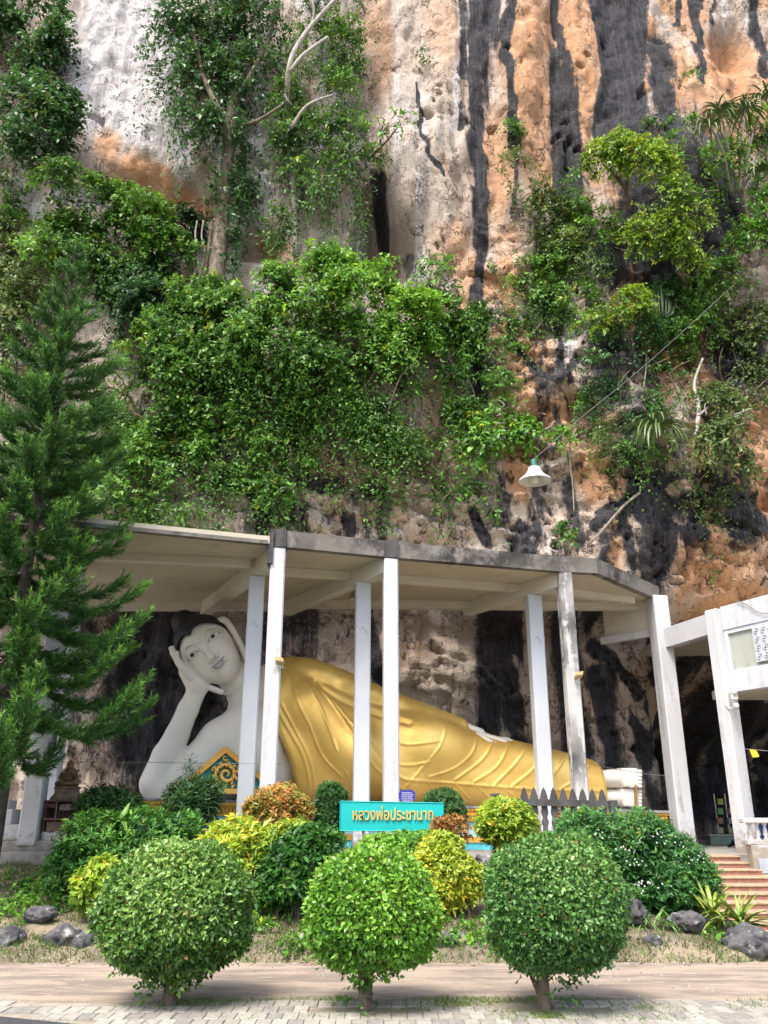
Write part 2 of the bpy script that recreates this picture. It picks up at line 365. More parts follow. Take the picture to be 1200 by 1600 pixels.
def blob(x, y, rx, ry): return np.exp(-(((wx-x)/rx)**2+((wy-y)/ry)**2)**1.2)
dark = np.zeros(len(qx)); orange = np.zeros(len(qx)); white = np.zeros(len(qx))
for pts, w, a in [([(735, -60), (740, 120), (738, 210), (747, 300), (745, 470)], 13, 1), ([(716, -20), (716, 120)], 9, .7), ([(790, -60), (796, 120), (800, 230)], 8, 1), ([(800, 200), (803, 330)], 5, .7),
                  ([(868, -60), (872, 90)], 9, 1.2), ([(878, 90), (884, 260)], 10, .8), ([(945, -60), (950, 80), (938, 230)], 14, 1), ([(985, -60), (990, 90), (985, 240)], 22, 1), ([(965, 0), (975, 100), (960, 250)], 20, .85), ([(1030, 80), (1045, 160), (1060, 220)], 26, .8),
                  ([(1062, -60), (1056, 30)], 7, .9), ([(1088, -60), (1085, 40), (1100, 120)], 9, .9), ([(1118, -40), (1110, 30)], 6, .7), ([(1180, -60), (1178, 60), (1192, 120)], 9, .8), ([(655, 132), (662, 200), (690, 290)], 3.5, 1),
                  ([(596, 285), (600, 400)], 11, .9), ([(640, 390), (645, 440)], 14, .6), ([(560, 180), (575, 300), (560, 400)], 26, .5), ([(466, 180), (468, 330)], 9, .6), ([(715, 160), (718, 190)], 4, 1),  # first entry paints the hollow's shade onto its recessed rock
                  ([(180, 40), (195, 160), (205, 240)], 7, .3), ([(240, 60), (250, 200)], 9, .3), ([(440, 100), (450, 420)], 30, .35),
                  ([(930, 830), (985, 790), (1060, 735), (1120, 730)], 9, 1), ([(1030, 850), (1040, 960)], 16, .95), ([(975, 840), (990, 900)], 12, .8), ([(1072, 820), (1090, 900)], 14, .6), ([(1095, 935), (1092, 980)], 12, .9), ([(890, 760), (905, 850)], 14, .7),
                  ([(835, 750), (838, 830)], 12, .65), ([(548, 790), (552, 830)], 10, .9), ([(525, 700), (530, 760)], 8, .5), ([(735, 800), (765, 850)], 9, .9), ([(400, 760), (410, 830)], 18, .8), ([(1160, 740), (1190, 850)], 10, .7), ([(1010, 760), (1020, 850)], 9, .9), ([(700, 740), (707, 840)], 8, .5), ([(870, 640), (880, 700)], 9, .7),
                  ([(745, 480), (755, 620)], 17, .9), ([(800, 540), (870, 590), (905, 560)], 9, .9), ([(885, 470), (880, 560)], 10, .8), ([(850, 500), (845, 590)], 7, .6),
                  # inside the shelter
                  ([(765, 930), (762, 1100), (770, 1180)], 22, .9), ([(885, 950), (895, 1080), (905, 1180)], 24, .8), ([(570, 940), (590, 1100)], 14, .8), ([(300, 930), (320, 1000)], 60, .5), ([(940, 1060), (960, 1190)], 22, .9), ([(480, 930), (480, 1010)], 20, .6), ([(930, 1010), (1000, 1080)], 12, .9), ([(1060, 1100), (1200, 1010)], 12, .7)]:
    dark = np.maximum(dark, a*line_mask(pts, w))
for x, y, rx, ry, a in [(1060, 330, 110, 150, 1.3), (1000, 190, 60, 60, .7), (960, 400, 70, 70, .8), (900, 330, 40, 50, .6), (1150, 560, 70, 90, .9), (960, 560, 60, 90, .7), (810, 330, 20, 30, .5), (310, 480, 70, 80, .9), (640, 650, 60, 90, .45), (1000, 690, 60, 60, .8), (860, 540, 40, 40, .3), (250, 1080, 130, 220, 1.0), (960, 1180, 40, 80, .6), (1120, 1250, 120, 90, .8)]:  # the blob on the shelter's left rear wall paints its shade into the rock
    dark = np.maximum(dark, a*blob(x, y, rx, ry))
pt = fbm(X*2.1+.6*fbm(X*1.5, 1, Z*1.5, 2, 88), 6, Z*1.0, 4, 87)
lowr = sst(1000, 1060, qx)*sst(730, 780, qy)*(qy < 985)*sst(860, 930, qy+.35*(qx-1030))
rgn = sst(620, 760, qx)*sst(420, 520, qy)*.65+sst(720, 800, qy)*.65
dark = np.maximum(dark, np.clip(rgn, 0, 1)*sst(.02, .42, fbm(X*.8, 4, Z*.16, 4, 80)+.35*fbm(X*1.2, 4, Z*1.1, 4, 81)))
dark = np.maximum(dark, .95*sst(.05, .40, fbm(X*.95, 7, Z*.06, 3, 82))*sst(640, 760, qx)*(1-sst(350, 460, qy))*(1-sst(1015, 1050, qx)*(1-sst(170, 230, qy))))
dark = np.maximum(dark, np.clip(sst(600, 740, qx)*sst(380, 470, qy)+sst(640, 720, qy), 0, 1)*(qy < 930)*.6*sst(.14, .30, pt))
dark = np.maximum(dark, .22*sst(0, .5, fbm(X*1.6, 7, Z*.07, 3, 86)))
for x, y, rx, ry, a in [(830, 110, 60, 190, .95), (905, 100, 45, 190, .95), (770, 260, 40, 140, .8), (1130, 130, 70, 80, .95), (1060, 130, 24, 70, .8), (225, 285, 60, 40, 1.3), (300, 320, 40, 30, 1.1), (165, 235, 25, 50, .8), (315, 130, 22, 130, .5), (590, 60, 30, 110, .6), (690, 40, 30, 90, .5), (780, 400, 60, 80, .5), (860, 645, 70, 50, .9), (1150, 660, 60, 50, 1), (1130, 890, 80, 70, 1.1), (1170, 760, 40, 60, .6), (960, 860, 16, 60, .8), (430, 390, 40, 40, .8), (700, 680, 90, 120, .4), (600, 790, 60, 50, .5), (870, 820, 60, 50, .35), (520, 770, 60, 60, .4), (640, 1000, 60, 100, .35), (920, 1090, 40, 80, .5), (1050, 1080, 60, 90, .5)]:
    orange = np.maximum(orange, a*blob(x, y, rx, ry))
for x, y, rx, ry, a in [(200, 110, 110, 150, 1), (40, 330, 30, 60, .8), (400, 300, 30, 120, .7), (510, 790, 40, 40, .6), (600, 830, 50, 20, .6), (640, 200, 70, 120, .30), (860, 840, 40, 40, .5), (900, 520, 14, 40, .9), (1090, 570, 12, 40, .9)]:
    white = np.maximum(white, a*blob(x, y, rx, ry))
for pts, w in [([(1045, -40), (1080, 60), (1100, 170)], 10), ([(972, -30), (978, 90)], 4), ([(760, -20), (765, 300)], 4), ([(850, 0), (856, 250)], 4), ([(925, 0), (928, 240)], 4), ([(270, 0), (290, 260)], 12), ([(180, 60), (230, 270)], 10), ([(1110, 905), (1115, 925)], 12), ([(780, 0), (775, 250)], 3), ([(712, 0), (705, 200)], 4)]:
    white = np.maximum(white, line_mask(pts, w))
orange = np.maximum(orange, .75*sst(.02, .36, fbm(X*.5, 9, Z*.33, 3, 89))*sst(600, 760, qx)*(1-sst(880, 930, qy)))
white = np.maximum(white, .5*sst(.1, .5, fbm(X*2.2, 3, Z*.12, 3, 84))*(1-sst(500, 700, qy)))
dark = dark*(1-.75*lowr); orange = np.maximum(orange, .9*lowr*sst(-.3, .3, fbm(X*.8, 9, Z*.6, 3, 90)))
def rockmat():
    m, n, l, b = nodes('limestone')
    a = n.new('ShaderNodeAttribute'); a.attribute_name = 'Col'; sp = n.new('ShaderNodeSeparateColor'); l.new(a.outputs[0], sp.inputs[0])
    st = noise(n, l, 1.6, 7, stretch=(1.6, 1, .28), rough=.65); g = noise(n, l, 5, 7, rough=.65); gf = noise(n, l, 22, 5, rough=.6)
    fib = noise(n, l, 7, 6, stretch=(1.5, 1, .09), rough=.7); big = noise(n, l, .45, 4); cr = noise(n, l, 1.1, 5, rough=.6, stretch=(1, 1, .7)); cr2 = noise(n, l, 2.6, 4, rough=.6)
    base = mixc(n, l, ramp(n, l, st, .36, .64), (.56, .465, .385), (.43, .37, .32))
    base = mixc(n, l, ramp(n, l, big, .45, .62), base, (.47, .37, .295))
    base = mixc(n, l, ramp(n, l, g, .52, .72), base, (.58, .51, .435))
    base = mixc(n, l, N(n, l, 'Math', operation='MULTIPLY', ins={0: ramp(n, l, fib, .52, .70), 1: .55}).outputs[0], base, (.22, .19, .175))
    def edge(ch, lo, hi, k=.75, src=None):
        x = N(n, l, 'Math', operation='MULTIPLY_ADD', ins={0: src or g, 1: k, 2: sp.outputs[ch]}).outputs[0]; return ramp(n, l, x, lo, hi)
    wht = mixc(n, l, ramp(n, l, fib, .40, .62), (.68, .645, .64), (.47, .45, .455))
    base = mixc(n, l, edge(2, .55, 1.05, .75, st), base, wht)
    base = mixc(n, l, edge(1, .50, 1.25, .8, st), base, mixc(n, l, ramp(n, l, st, .4, .65), (.53, .275, .14), (.58, .37, .225)))
    blk = mixc(n, l, ramp(n, l, fib, .42, .62), (.016, .017, .022), (.052, .052, .061)); blk = mixc(n, l, ramp(n, l, gf, .58, .74), blk, (.15, .14, .13))
    dk = N(n, l, 'Math', operation='MULTIPLY_ADD', ins={0: fib, 1: .9, 2: sp.outputs[0]}).outputs[0]; dk = N(n, l, 'Math', operation='MULTIPLY_ADD', ins={0: g, 1: .5, 2: dk}).outputs[0]
    base = mixc(n, l, ramp(n, l, dk, 1.02, 1.42), base, blk)
    def line(src, w):
        d = N(n, l, 'Math', operation='SUBTRACT', ins={0: src, 1: .5}).outputs[0]; d = N(n, l, 'Math', operation='ABSOLUTE', ins={0: d}).outputs[0]; return ramp(n, l, d, w, 0)
    k1 = N(n, l, 'Math', operation='MULTIPLY', ins={0: line(cr, .013), 1: ramp(n, l, big, .42, .54)}).outputs[0]; k1 = N(n, l, 'Math', operation='MAXIMUM', ins={0: k1, 1: N(n, l, 'Math', operation='MULTIPLY', ins={0: line(cr2, .016), 1: ramp(n, l, st, .5, .6)}).outputs[0]}).outputs[0]
    base = mixc(n, l, k1, base, (.05, .042, .038))
    base = mixc(n, l, ramp(n, l, gf, .66, .78), base, (.06, .052, .046))
    l.new(base, b.inputs['Base Color']); b.inputs['Roughness'].default_value = .9
    hh = N(n, l, 'Math', operation='MULTIPLY_ADD', ins={0: gf, 1: .4, 2: g}).outputs[0]; hh = N(n, l, 'Math', operation='MULTIPLY_ADD', ins={0: k1, 1: -.5, 2: hh}).outputs[0]; hh = N(n, l, 'Math', operation='MULTIPLY_ADD', ins={0: fib, 1: .5, 2: hh}).outputs[0]; bump(n, l, b, hh, .9, .16); return m
LIME = rockmat()
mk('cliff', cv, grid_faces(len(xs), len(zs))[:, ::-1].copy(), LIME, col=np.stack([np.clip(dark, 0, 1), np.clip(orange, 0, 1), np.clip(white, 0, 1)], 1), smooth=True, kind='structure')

# ------------------------------------------------------------------ shelter over the statue
RZ = 7.06                                            # underside of the roof slab
def XY(px, py, z=RZ): p = PZ(px, py, z); return (p[0], p[1])
pav = thing('shelter', 'long white columned concrete shelter roof built against the cliff over the reclining statue', 'shelter', (0, 19, 1))
A0, A1 = (-9.2, 14.35), (-2.42, 16.62)
B0, C0, D0, D1, E0 = (-2.30, 16.72), (.14, 17.55), (4.15, 18.72), (4.96, 18.85), (7.2, 21.45)
BK = 22.3
def slab(poly, z0, z1): return MB().prism([(x, y, z0) for x, y in poly], (0, 0, z1-z0))
slab([(A0[0], BK+.3), A0, A1, (-2.303, A1[1]+.06), (-2.303, BK)], RZ, RZ+.16).build('roof_slab', SOFFIT, pav)
slab([(B0[0], BK), B0, C0, D0, D1, E0, (7.2, BK+.4)], RZ+.003, RZ+.15).build('roof_slab', SOFFIT, pav)
def wallseg(p, q, z0, z1, th, inset=0):
    p, q = np.array(p), np.array(q); d = (q-p)/np.linalg.norm(q-p); nrm = np.array([d[1], -d[0]])
    a, b = p+nrm*.03, q+nrm*.03; c, e = q-nrm*th, p-nrm*th
    return MB().prism([(*a, z0), (*b, z0), (*c, z0), (*e, z0)], (0, 0, z1-z0))
for p, q in ((B0, C0), (C0, D0), (D0, D1), (D1, E0)): wallseg(p, q, RZ-.03, RZ+.33, .16).build('fascia', FASCIA, pav)
wallseg(A0, A1, RZ-.02, RZ+.06, .12).build('fascia', FASCIA, pav)
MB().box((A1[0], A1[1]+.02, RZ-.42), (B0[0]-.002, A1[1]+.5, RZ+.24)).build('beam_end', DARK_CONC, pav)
def beam(p, q, w, z0, z1, name='beam'):
    p, q = np.array(p, float), np.array(q, float); d = (q-p)/np.linalg.norm(q-p); nn = np.array([d[1], -d[0]])*w/2
    return MB().prism([(*(p+nn), z0), (*(q+nn), z0), (*(q-nn), z0), (*(p-nn), z0)], (0, 0, z1-z0)).build(name, SOFFIT_BEAM, pav)
inner = [(-6.9, 18.2), (-2.82, 18.05), (-.48, 18.6), (3.6, 19.75)]; front = [(-6.66, 16.9), (-2.22, 16.86), (.14, 17.64), (4.18, 18.86)]
for (fx, fy), (ix, iy) in list(zip(front, inner))[1:]:
    d = np.array([ix-fx, iy-fy]); d /= np.linalg.norm(d); e = np.array([ix, iy])+d*(BK-.4-iy)/d[1]
    beam((fx+d[0]*.1, fy+d[1]*.1), e, .26, RZ-.34, RZ-.001)
for p, q, off in ((inner[1], inner[2], .35), (inner[2], inner[3], .35), ((-9.0, 17.0), inner[1], -.2), (inner[3], (6.6, 21.0), .3)):
    beam((p[0]+.14, p[1]+off), (q[0]-.14, q[1]+off), .2, RZ-.17, RZ-.002, 'joist')
beam((-9.0, 21.9), (-3, 21.9), .25, RZ-.2, RZ-.003, 'joist'); beam((-2.2, 21.6), (6.8, 21.9), .25, RZ-.2, RZ-.003, 'joist')
def column(x, y, z0, z1, w, mat, rz=.0, chevron=False):
    b = MB().box((x-w/2, y-w/2, z0), (x+w/2, y+w/2, z1), .028, rz, (x, y, 0)); c = b.build('column', mat, pav)
    if chevron:
        zc = 5.6
        t = MB()
        for s in (-1, 1): t.tube([(x, y-w/2-.004, zc+.09), (x+s*w*.33, y-w/2-.004, zc-.06)], .008, 4)
        t.build('chevron', plain_grey, c)
    return c
plain_grey = plain('groove_grey', (.42, .43, .44), .7, var=.1)
column(*front[0], 1.2, RZ+.35, .36, WHITE, .1); column(*inner[0], 1.2, RZ-.15, .36, WHITE_CLEAN, .1)
for i in (1, 2): column(*front[i], .9, RZ-.05, .31, WHITE, .12)
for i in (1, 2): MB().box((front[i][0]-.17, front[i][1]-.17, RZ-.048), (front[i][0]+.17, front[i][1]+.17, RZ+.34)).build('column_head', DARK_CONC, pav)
column(*front[3], .9, RZ+.05, .31, WHITE_DIRTY, .12)
for i in (1, 2, 3): column(*inner[i], .9, RZ-.33, .34, WHITE_CLEAN, .12, True)
c7 = (7.1, 21.3); column(*c7, .9, RZ+.02, .42, WHITE, .2)
# spandrel beam and panel at the corner, running back to the rock
MB().prism([(7.0, 21.5, 6.1), (5.9, 22.7, 6.1), (5.9, 22.7, 6.28), (7.0, 21.5, 6.28)], (.12, .1, 0)).build('beam', WHITE, pav)
MB().prism([(6.98, 21.55, 6.282), (6.05, 22.75, 6.282), (6.05, 22.75, RZ-.01), (6.98, 21.55, RZ-.01)], (.06, .05, 0)).build('wall_panel', SOFFIT_BEAM, pav)

# ------------------------------------------------------------------ white wing at the right
wing = thing('cave_hall_front', 'white framed upper storey with pierced blocks over the cave hall steps', 'building', (8, 19, 1))
w1 = np.array(PZ(1034, 983, 6.2)[:2]); w2 = np.array(PZ(1117, 955, 6.2)[:2]); d2 = np.array([.445, -.895]); w3 = w2+d2*3.6
def wbox(p, q, z0, z1, th, name, mat, out=0., parent=wing):
    p, q = np.asarray(p, float), np.asarray(q, float); d = (q-p)/np.linalg.norm(q-p); nn = np.array([d[1], -d[0]]);  nn = -nn if nn[0] > 0 else nn
    a, b = p+nn*out, q+nn*out; c, e = b-nn*th, a-nn*th
    return MB().prism([(*a, z0), (*b, z0), (*c, z0), (*e, z0)], (0, 0, z1-z0)).build(name, mat, parent)
wbox(w1+(w2-w1)*.04, w2-(w2-w1)*.05, 5.72, 6.2, .25, 'beam', WHITE)
cw = .34
def wcol(p, z0, z1): 
    a = math.atan2(d2[1], d2[0])
    return MB().box((p[0]-cw/2, p[1]-cw/2, z0), (p[0]+cw/2, p[1]+cw/2, z1), .02, a, (p[0], p[1], 0)).build('column', WHITE, wing)
wcol(w2, .6, 6.22); w2b = w2+d2*.18
wbox(w2b, w3, 5.72, 6.26, .25, 'beam', WHITE, .02)
wbox(w2b, w3, 4.32, 4.72, .30, 'beam', WHITE, .03)
wbox(w2b+d2*.0, w3, 4.722, 5.718, .10, 'wall', GREY_WALL, -.05)
for t0 in (.0,): wbox(w2b+d2*t0, w2b+d2*(t0+.09), 4.722, 5.718, .06, 'trim', WHITE_CLEAN, .0)
wbox(w2b+d2*.09, w3, 5.62, 5.717, .05, 'trim', WHITE_CLEAN, -.002); wbox(w2b+d2*.09, w3, 4.723, 4.80, .05, 'trim', WHITE_CLEAN, -.002)
# roof and floor slabs of the wing
MB().prism([(*(w1+(.05, 0)), 6.0), (*w2, 6.0), (*w3, 6.0), (14, w3[1], 6.0), (14, 24, 6.0), (w1[0]+.2, 24, 6.0)], (0, 0, .12)).build('roof_slab', SOFFIT, wing)
MB().prism([(*(w2b+(.12, .05)), 4.4), (*(w3+(.12, .05)), 4.4), (14, w3[1], 4.4), (14, 21, 4.4), (w2[0]+.4, 21, 4.4)], (0, 0, .2)).build('floor_slab', SOFFIT, wing)
# pierced blocks, four by three in view
def breeze():
    b = MB(); s = .105; t = .07                       # half size, depth; local x right, z up
    for x0, x1, z0, z1 in ((-s, s, s-.02, s), (-s, s, -s, -s+.02), (-s, -s+.02, -s+.02, s-.02), (s-.02, s, -s+.02, s-.02)): b.box((x0, 0, z0), (x1, t, z1))
    ring = [( .036*math.cos(a), .005, .036*math.sin(a)) for a in np.linspace(0, 2*math.pi, 11)]; b.tube(ring, .011, 4, False)
    for sx in (-1, 1):
        for sz in (-1, 1): b.tube([(sx*.028, .01, sz*.028), (sx*.088, .01, sz*.088)], .013, 4)
    for a in range(4):
        c, n = math.cos(a*math.pi/2), math.sin(a*math.pi/2)
        arc = [(c*.085-n*x, .01, n*.085+c*x) for x in (-.05, 0, .05)]; arc[1] = (c*.055, .01, n*.055); b.tube(arc, .010, 4)
    return b
bo = breeze().build('pierced_block', WHITE_CLEAN); bm_ = bo.data; bpy.data.objects.remove(bo)
ang = math.atan2(d2[1], d2[0])
for i in range(8):
    for k in range(4):
        o = bpy.data.objects.new('pierced_block', bm_); C.objects.link(o); o.parent = wing
        q = w2b+d2*(.88+i*.185); z = 4.965+k*.185
        nn = np.array([d2[1], -d2[0]])
        o.location = Vector((*(q+nn*.03), z))-wing.location; o.rotation_euler = (0, 0, ang); o.scale = (.87, .9, .87)
HOLE_SHADE = plain('painted_hole_shade', (.03, .03, .03), .9, var=.1)
wbox(w2b+d2*.775, w2b+d2*2.5, 4.876, 5.61, .006, 'block_shade_sheet', HOLE_SHADE, -.040)  # near-black sheet painting the shade seen through the block openings
# conduit, junction boxes and small lamps on the near column
nrm = np.array([-.895, -.445])
cp = w2+nrm*.19+d2*.12
MB().tube([(*cp, 6.1), (*cp, 4.5), (*cp, 4.05), (*(cp+d2*.08), 3.95), (*(cp+d2*.2), 3.95)], .018, 6).build('conduit', ENAMEL, wing)
MB().box((cp[0]+.05, cp[1]-.25, 4.12), (cp[0]+.2, cp[1]-.1, 4.3), .015).build('junction_box', ENAMEL, wing)
for z in (4.28, 3.98):
    q = cp+d2*.28; MB().lathe([(0, .07), (.05, .06), (.07, 0), (.04, -.06), (0, -.07)], (*q, z), 10).build('spot_lamp', ENAMEL, wing, True)

# staircase, balustrade, cheek wall
stair = thing('staircase', 'broad red and tan terrazzo steps climbing to the dark cave hall', 'steps', (8, 16, 0))
NST = 11; rz_ = .096
for k in range(NST):
    y0 = 13.15+k*.47; z1 = .0+(k+1)*rz_-.07
    x1 = 11.5 if k < 8 else 7.02
    s = MB().box((STX0, y0, z1-rz_-.25), (x1, y0+.9, z1-.028)).build('step', REDSTEP, stair)
    MB().box((STX0-.01, y0-.022, z1-.027), (x1+.005, y0+.9, z1), .006).build('tread', TREAD, s)
bal = thing('balustrade', 'white balustrade with vase shaped balusters beside the cave steps', 'balustrade', (7.3, 16, 1))
by = 17.3; bx = P(1164, 1300, by)[0]
def zrow(py): return P(1170, py, by)[2]
MB().box((bx-.05, by-.13, zrow(1286)), (bx+4, by+.13, zrow(1278)), .015).build('rail', WHITE, bal)
MB().box((bx-.02, by-.12, zrow(1320)), (bx+4, by+.12, zrow(1312)), .01).build('rail', WHITE, bal)
MB().box((bx+.03, by-.14, .3), (bx+4, by+.14, zrow(1320)-.002), .01).build('base_wall', WHITE, bal)
bh = (zrow(1286)-zrow(1312))/.39
for i in range(14):
    MB().lathe([(.05, .0), (.05, .03*bh), (.025, .05*bh), (.055, .13*bh), (.03, .26*bh), (.025, .33*bh), (.05, .36*bh), (.05, .39*bh)], (bx+.10+i*.145, by, zrow(1312)+.001), 10).build('baluster', WHITE, bal, True)
lp = MB().box((bx+.12, by-.18, zrow(1364)), (bx+1.6, by-.142, zrow(1341)), .004).build('name_board', plain('grey_paint_board', (.36, .39, .45), .5, var=.15), bal)
gl = MB()
for i in range(26):
    x = bx+.42+.02*i+random.uniform(-.01, .01); z = zrow(1353)+.04*math.sin(i*1.9)+random.uniform(-.02, .02); gl.tube([(x, by-.184, z), (x+random.uniform(-.03, .04), by-.184, z+random.uniform(-.04, .04))], .007, 4)
gl.build('lettering', PUPIL, lp, kind='stuff')

# ------------------------------------------------------------------ reclining statue
def SY(x): return 20.95+.12*x
def S(px, py, dy=0.0):
    d = ray(px, py); t = (20.95+dy)/(d[1]-.12*d[0]); return _o+d*t
PXM = mpp(S(600, 1150))
class Field:
    def __init__(s, lo, hi, h):
        s.lo = np.array(lo, float); s.h = h; s.n = np.ceil((np.array(hi)-s.lo)/h).astype(int)+1; s.a = np.full(s.n, 5., np.float32)
    def sub(s, lo, hi):
        i0 = np.maximum(np.floor((np.array(lo)-s.lo)/s.h).astype(int), 0); i1 = np.minimum(np.ceil((np.array(hi)-s.lo)/s.h).astype(int)+1, s.n)
        sl = tuple(slice(a, b) for a, b in zip(i0, i1))
        g = np.meshgrid(*[(s.lo[k]+s.h*np.arange(i0[k], i1[k])).astype(np.float32) for k in range(3)], indexing='ij'); return sl, g
    def put(s, lo, hi, fn, k=.05, op='u'):
        m = .35+k; sl, g = s.sub(np.array(lo)-m, np.array(hi)+m)
        if 0 in s.a[sl].shape: return
        d = fn(*g); a = s.a[sl]
        if op == 'u': hh = np.clip(.5+.5*(a-d)/k, 0, 1); s.a[sl] = a*(1-hh)+d*hh-k*hh*(1-hh)
        elif op == 's': d = -d; hh = np.clip(.5-.5*(a-d)/k, 0, 1); s.a[sl] = a*(1-hh)+d*hh+k*hh*(1-hh)
        else: s.a[sl] = np.maximum(a, d)
    def cone(s, p, q, r0, r1, k=.05, op='u', sq=None):
        p, q = np.array(p, float), np.array(q, float); R = max(r0, r1); ba = q-p; L = ba@ba
        def fn(x, y, z):
            t = np.clip(((x-p[0])*ba[0]+(y-p[1])*ba[1]+(z-p[2])*ba[2])/L, 0, 1)
            return np.sqrt((x-p[0]-t*ba[0])**2+((y-p[1]-t*ba[1])/(sq or 1))**2+(z-p[2]-t*ba[2])**2)-(r0+(r1-r0)*t)
        s.put(np.minimum(p, q)-R*(sq or 1), np.maximum(p, q)+R*(sq or 1), fn, k, op)
    def chain(s, pts, rs, k=.05, op='u', sq=None):
        for i in range(len(pts)-1): s.cone(pts[i], pts[i+1], rs[i], rs[i+1], k, op, sq)
    def ell(s, c, r, M=None, k=.05, op='u'):
        c = np.array(c, float); r = np.array(r, float); M = np.eye(3) if M is None else M; R = r.max()
        def fn(x, y, z):
            d = [(x-c[0])*M[i][0]+(y-c[1])*M[i][1]+(z-c[2])*M[i][2] for i in range(3)]
            a = np.sqrt(sum((d[i]/r[i])**2 for i in range(3))); b = np.sqrt(sum((d[i]/r[i]**2)**2 for i in range(3)))+1e-6
            return a*(a-1)/b
        s.put(c-R, c+R, fn, k, op)
    def mesh(s):
        g = openvdb.FloatGrid(5.0); g.copyFromArray(np.ascontiguousarray(s.a)); pts, quads = g.convertToQuads(isovalue=0.0)
        return pts*s.h+s.lo, quads.astype(np.int32)
def vnormals(V, Q):
    n = np.cross(V[Q[:, 2]]-V[Q[:, 0]], V[Q[:, 3]]-V[Q[:, 1]]); o = np.zeros_like(V)
    for k in range(4): np.add.at(o, Q[:, k], n)
    return o/(np.linalg.norm(o, axis=1)[:, None]+1e-9)
def orient(V, Q, fld):
    n = vnormals(V, Q); e = V+n*fld.h*.6
    idx = np.clip(np.round((e-fld.lo)/fld.h).astype(int), 0, fld.n-1); idx2 = np.clip(np.round((V-n*fld.h*.6-fld.lo)/fld.h).astype(int), 0, fld.n-1)
    if np.mean(fld.a[tuple(idx.T)]-fld.a[tuple(idx2.T)]) < 0: Q = Q[:, ::-1].copy()
    return Q
statue = thing('reclining_statue', 'huge white and gold reclining statue resting its head on one hand', 'statue', tuple(S(600, 1245)))
# --- white body: arm, chest, neck, head
B = Field((-6.35, 18.9, 1.95), (-1.7, 22.2, 7.0), .027)
r = lambda px_: px_*PXM
cam_dir = np.array([0, -1, 0.])
tilt = math.radians(10)
ed = np.array([.68, 0, -.733]); er = np.array([.733, 0, .68]); ef = np.array([0, -1, 0.])
Rx = np.array([[1, 0, 0], [0, math.cos(tilt), -math.sin(tilt)], [0, math.sin(tilt), math.cos(tilt)]])
ed, er, ef = Rx@ed, Rx@er, Rx@ef
HC = S(329, 1020, -.35); HM = np.array([er, ed, ef])
def hp(a, d, f): return HC+(er*a+ed*d+ef*f)*PXM
B.ell(hp(0, -8, -2), (r(41), r(44), r(45)), HM, .04)
B.ell(hp(0, 17, 4), (r(33.5), r(37), r(37)), HM, .14)
B.ell(hp(0, 40, 16), (r(15), r(13), r(18)), HM, .16)
for sx in (-1, 1): B.ell(hp(sx*17, 16, 20), (r(16), r(20), r(18)), HM, .14)
# brow arcs into the nose; the face is turned a little, so its midline sits right of the axis
def hq(a, d, f): return hp(a+4.5, d, f)
for sx in (-1, 1):
    arc = spline([hq(sx*3.8, 0, 45), hq(sx*5, -13, 44.5), hq(sx*12, -23.5, 42.5), hq(sx*22, -26, 38), hq(sx*32, -19, 30)], 14); B.chain(list(arc), list(np.linspace(r(2.1), r(1.3), 14)), .022)
B.chain([hq(0, -14, 42.5), hq(0, 0, 47), hq(0, 12.5, 53.5)], [r(3.0), r(3.4), r(4.6)], .025)
for sx in (-1, 1): B.ell(hq(sx*6.4, 14.5, 45), (r(4.4), r(4.0), r(5)), HM, .02)
for sx in (-1, 1): B.ell(hq(sx*19, -10.5, 36.8), (r(10.5), r(5.2), r(5.2)), HM, .035)
B.ell(hq(0, 27, 39.5), (r(14), r(5.5), r(5)), HM, .05)
# long ears
B.chain(list(spline([hp(42, -27, 0), hp(49, -22, 0), hp(48, -2, 3), hp(42.5, 25, 6), hp(34, 50, 10)], 12)), list(np.linspace(r(6.0), r(3.8), 12)), .012)
B.chain(list(spline([hp(-38, -26, 4), hp(-43, -8, 4), hp(-42, 12, 8), hp(-36, 34, 14), hp(-24, 58, 16)], 10)), list(np.linspace(r(5.8), r(4.4), 10)), .015)
# neck with rings
n0, n1 = S(354, 1046, -.1), S(394, 1090, .1)
B.cone(n0, n1, r(24), r(29), .07)
for t in (.42, .58, .74):
    c = n0*(1-t)+n1*t; ax = (n1-n0)/np.linalg.norm(n1-n0); a = np.cross(ax, [0, 1, 0]); a /= np.linalg.norm(a); b = np.cross(a, ax)
    rr = r(24+5*t)+.010; pts = [c+rr*(a*math.cos(w)+b*math.sin(w))-ax*.10*math.sin(w)*(-1 if b[1] < 0 else 1) for w in np.linspace(0, 2*math.pi, 26)]; B.chain(pts, [r(2.0)]*26, .03)
# chest, shoulders
B.ell(S(402, 1180, -.1), (r(48), .95, r(74)), None, .15)
B.chain([S(388, 1108, .0), S(425, 1080, .3)], [r(32), r(44)], .12)
B.ell(S(414, 1176, -.72), (r(29), .42, r(42)), None, .2)
B.cone(S(384, 1138, -.15), S(420, 1200, -.2), r(36), r(48), .12)
# propping arm
B.chain([S(392, 1132, -.2), S(346, 1160, -.3), S(308, 1200, -.38), S(258, 1232, -.4)], [r(38), r(34), r(31), r(28)], .12)
B.cone(S(340, 1225, -.3), S(258, 1244, -.35), r(34), r(24), .12)
B.chain([S(247, 1224, -.4), S(261, 1182, -.45), S(277, 1148, -.45), S(294, 1108, -.45), S(311, 1072, -.42)], [r(27), r(22), r(17.5), r(15.5), r(13.5)], .06)
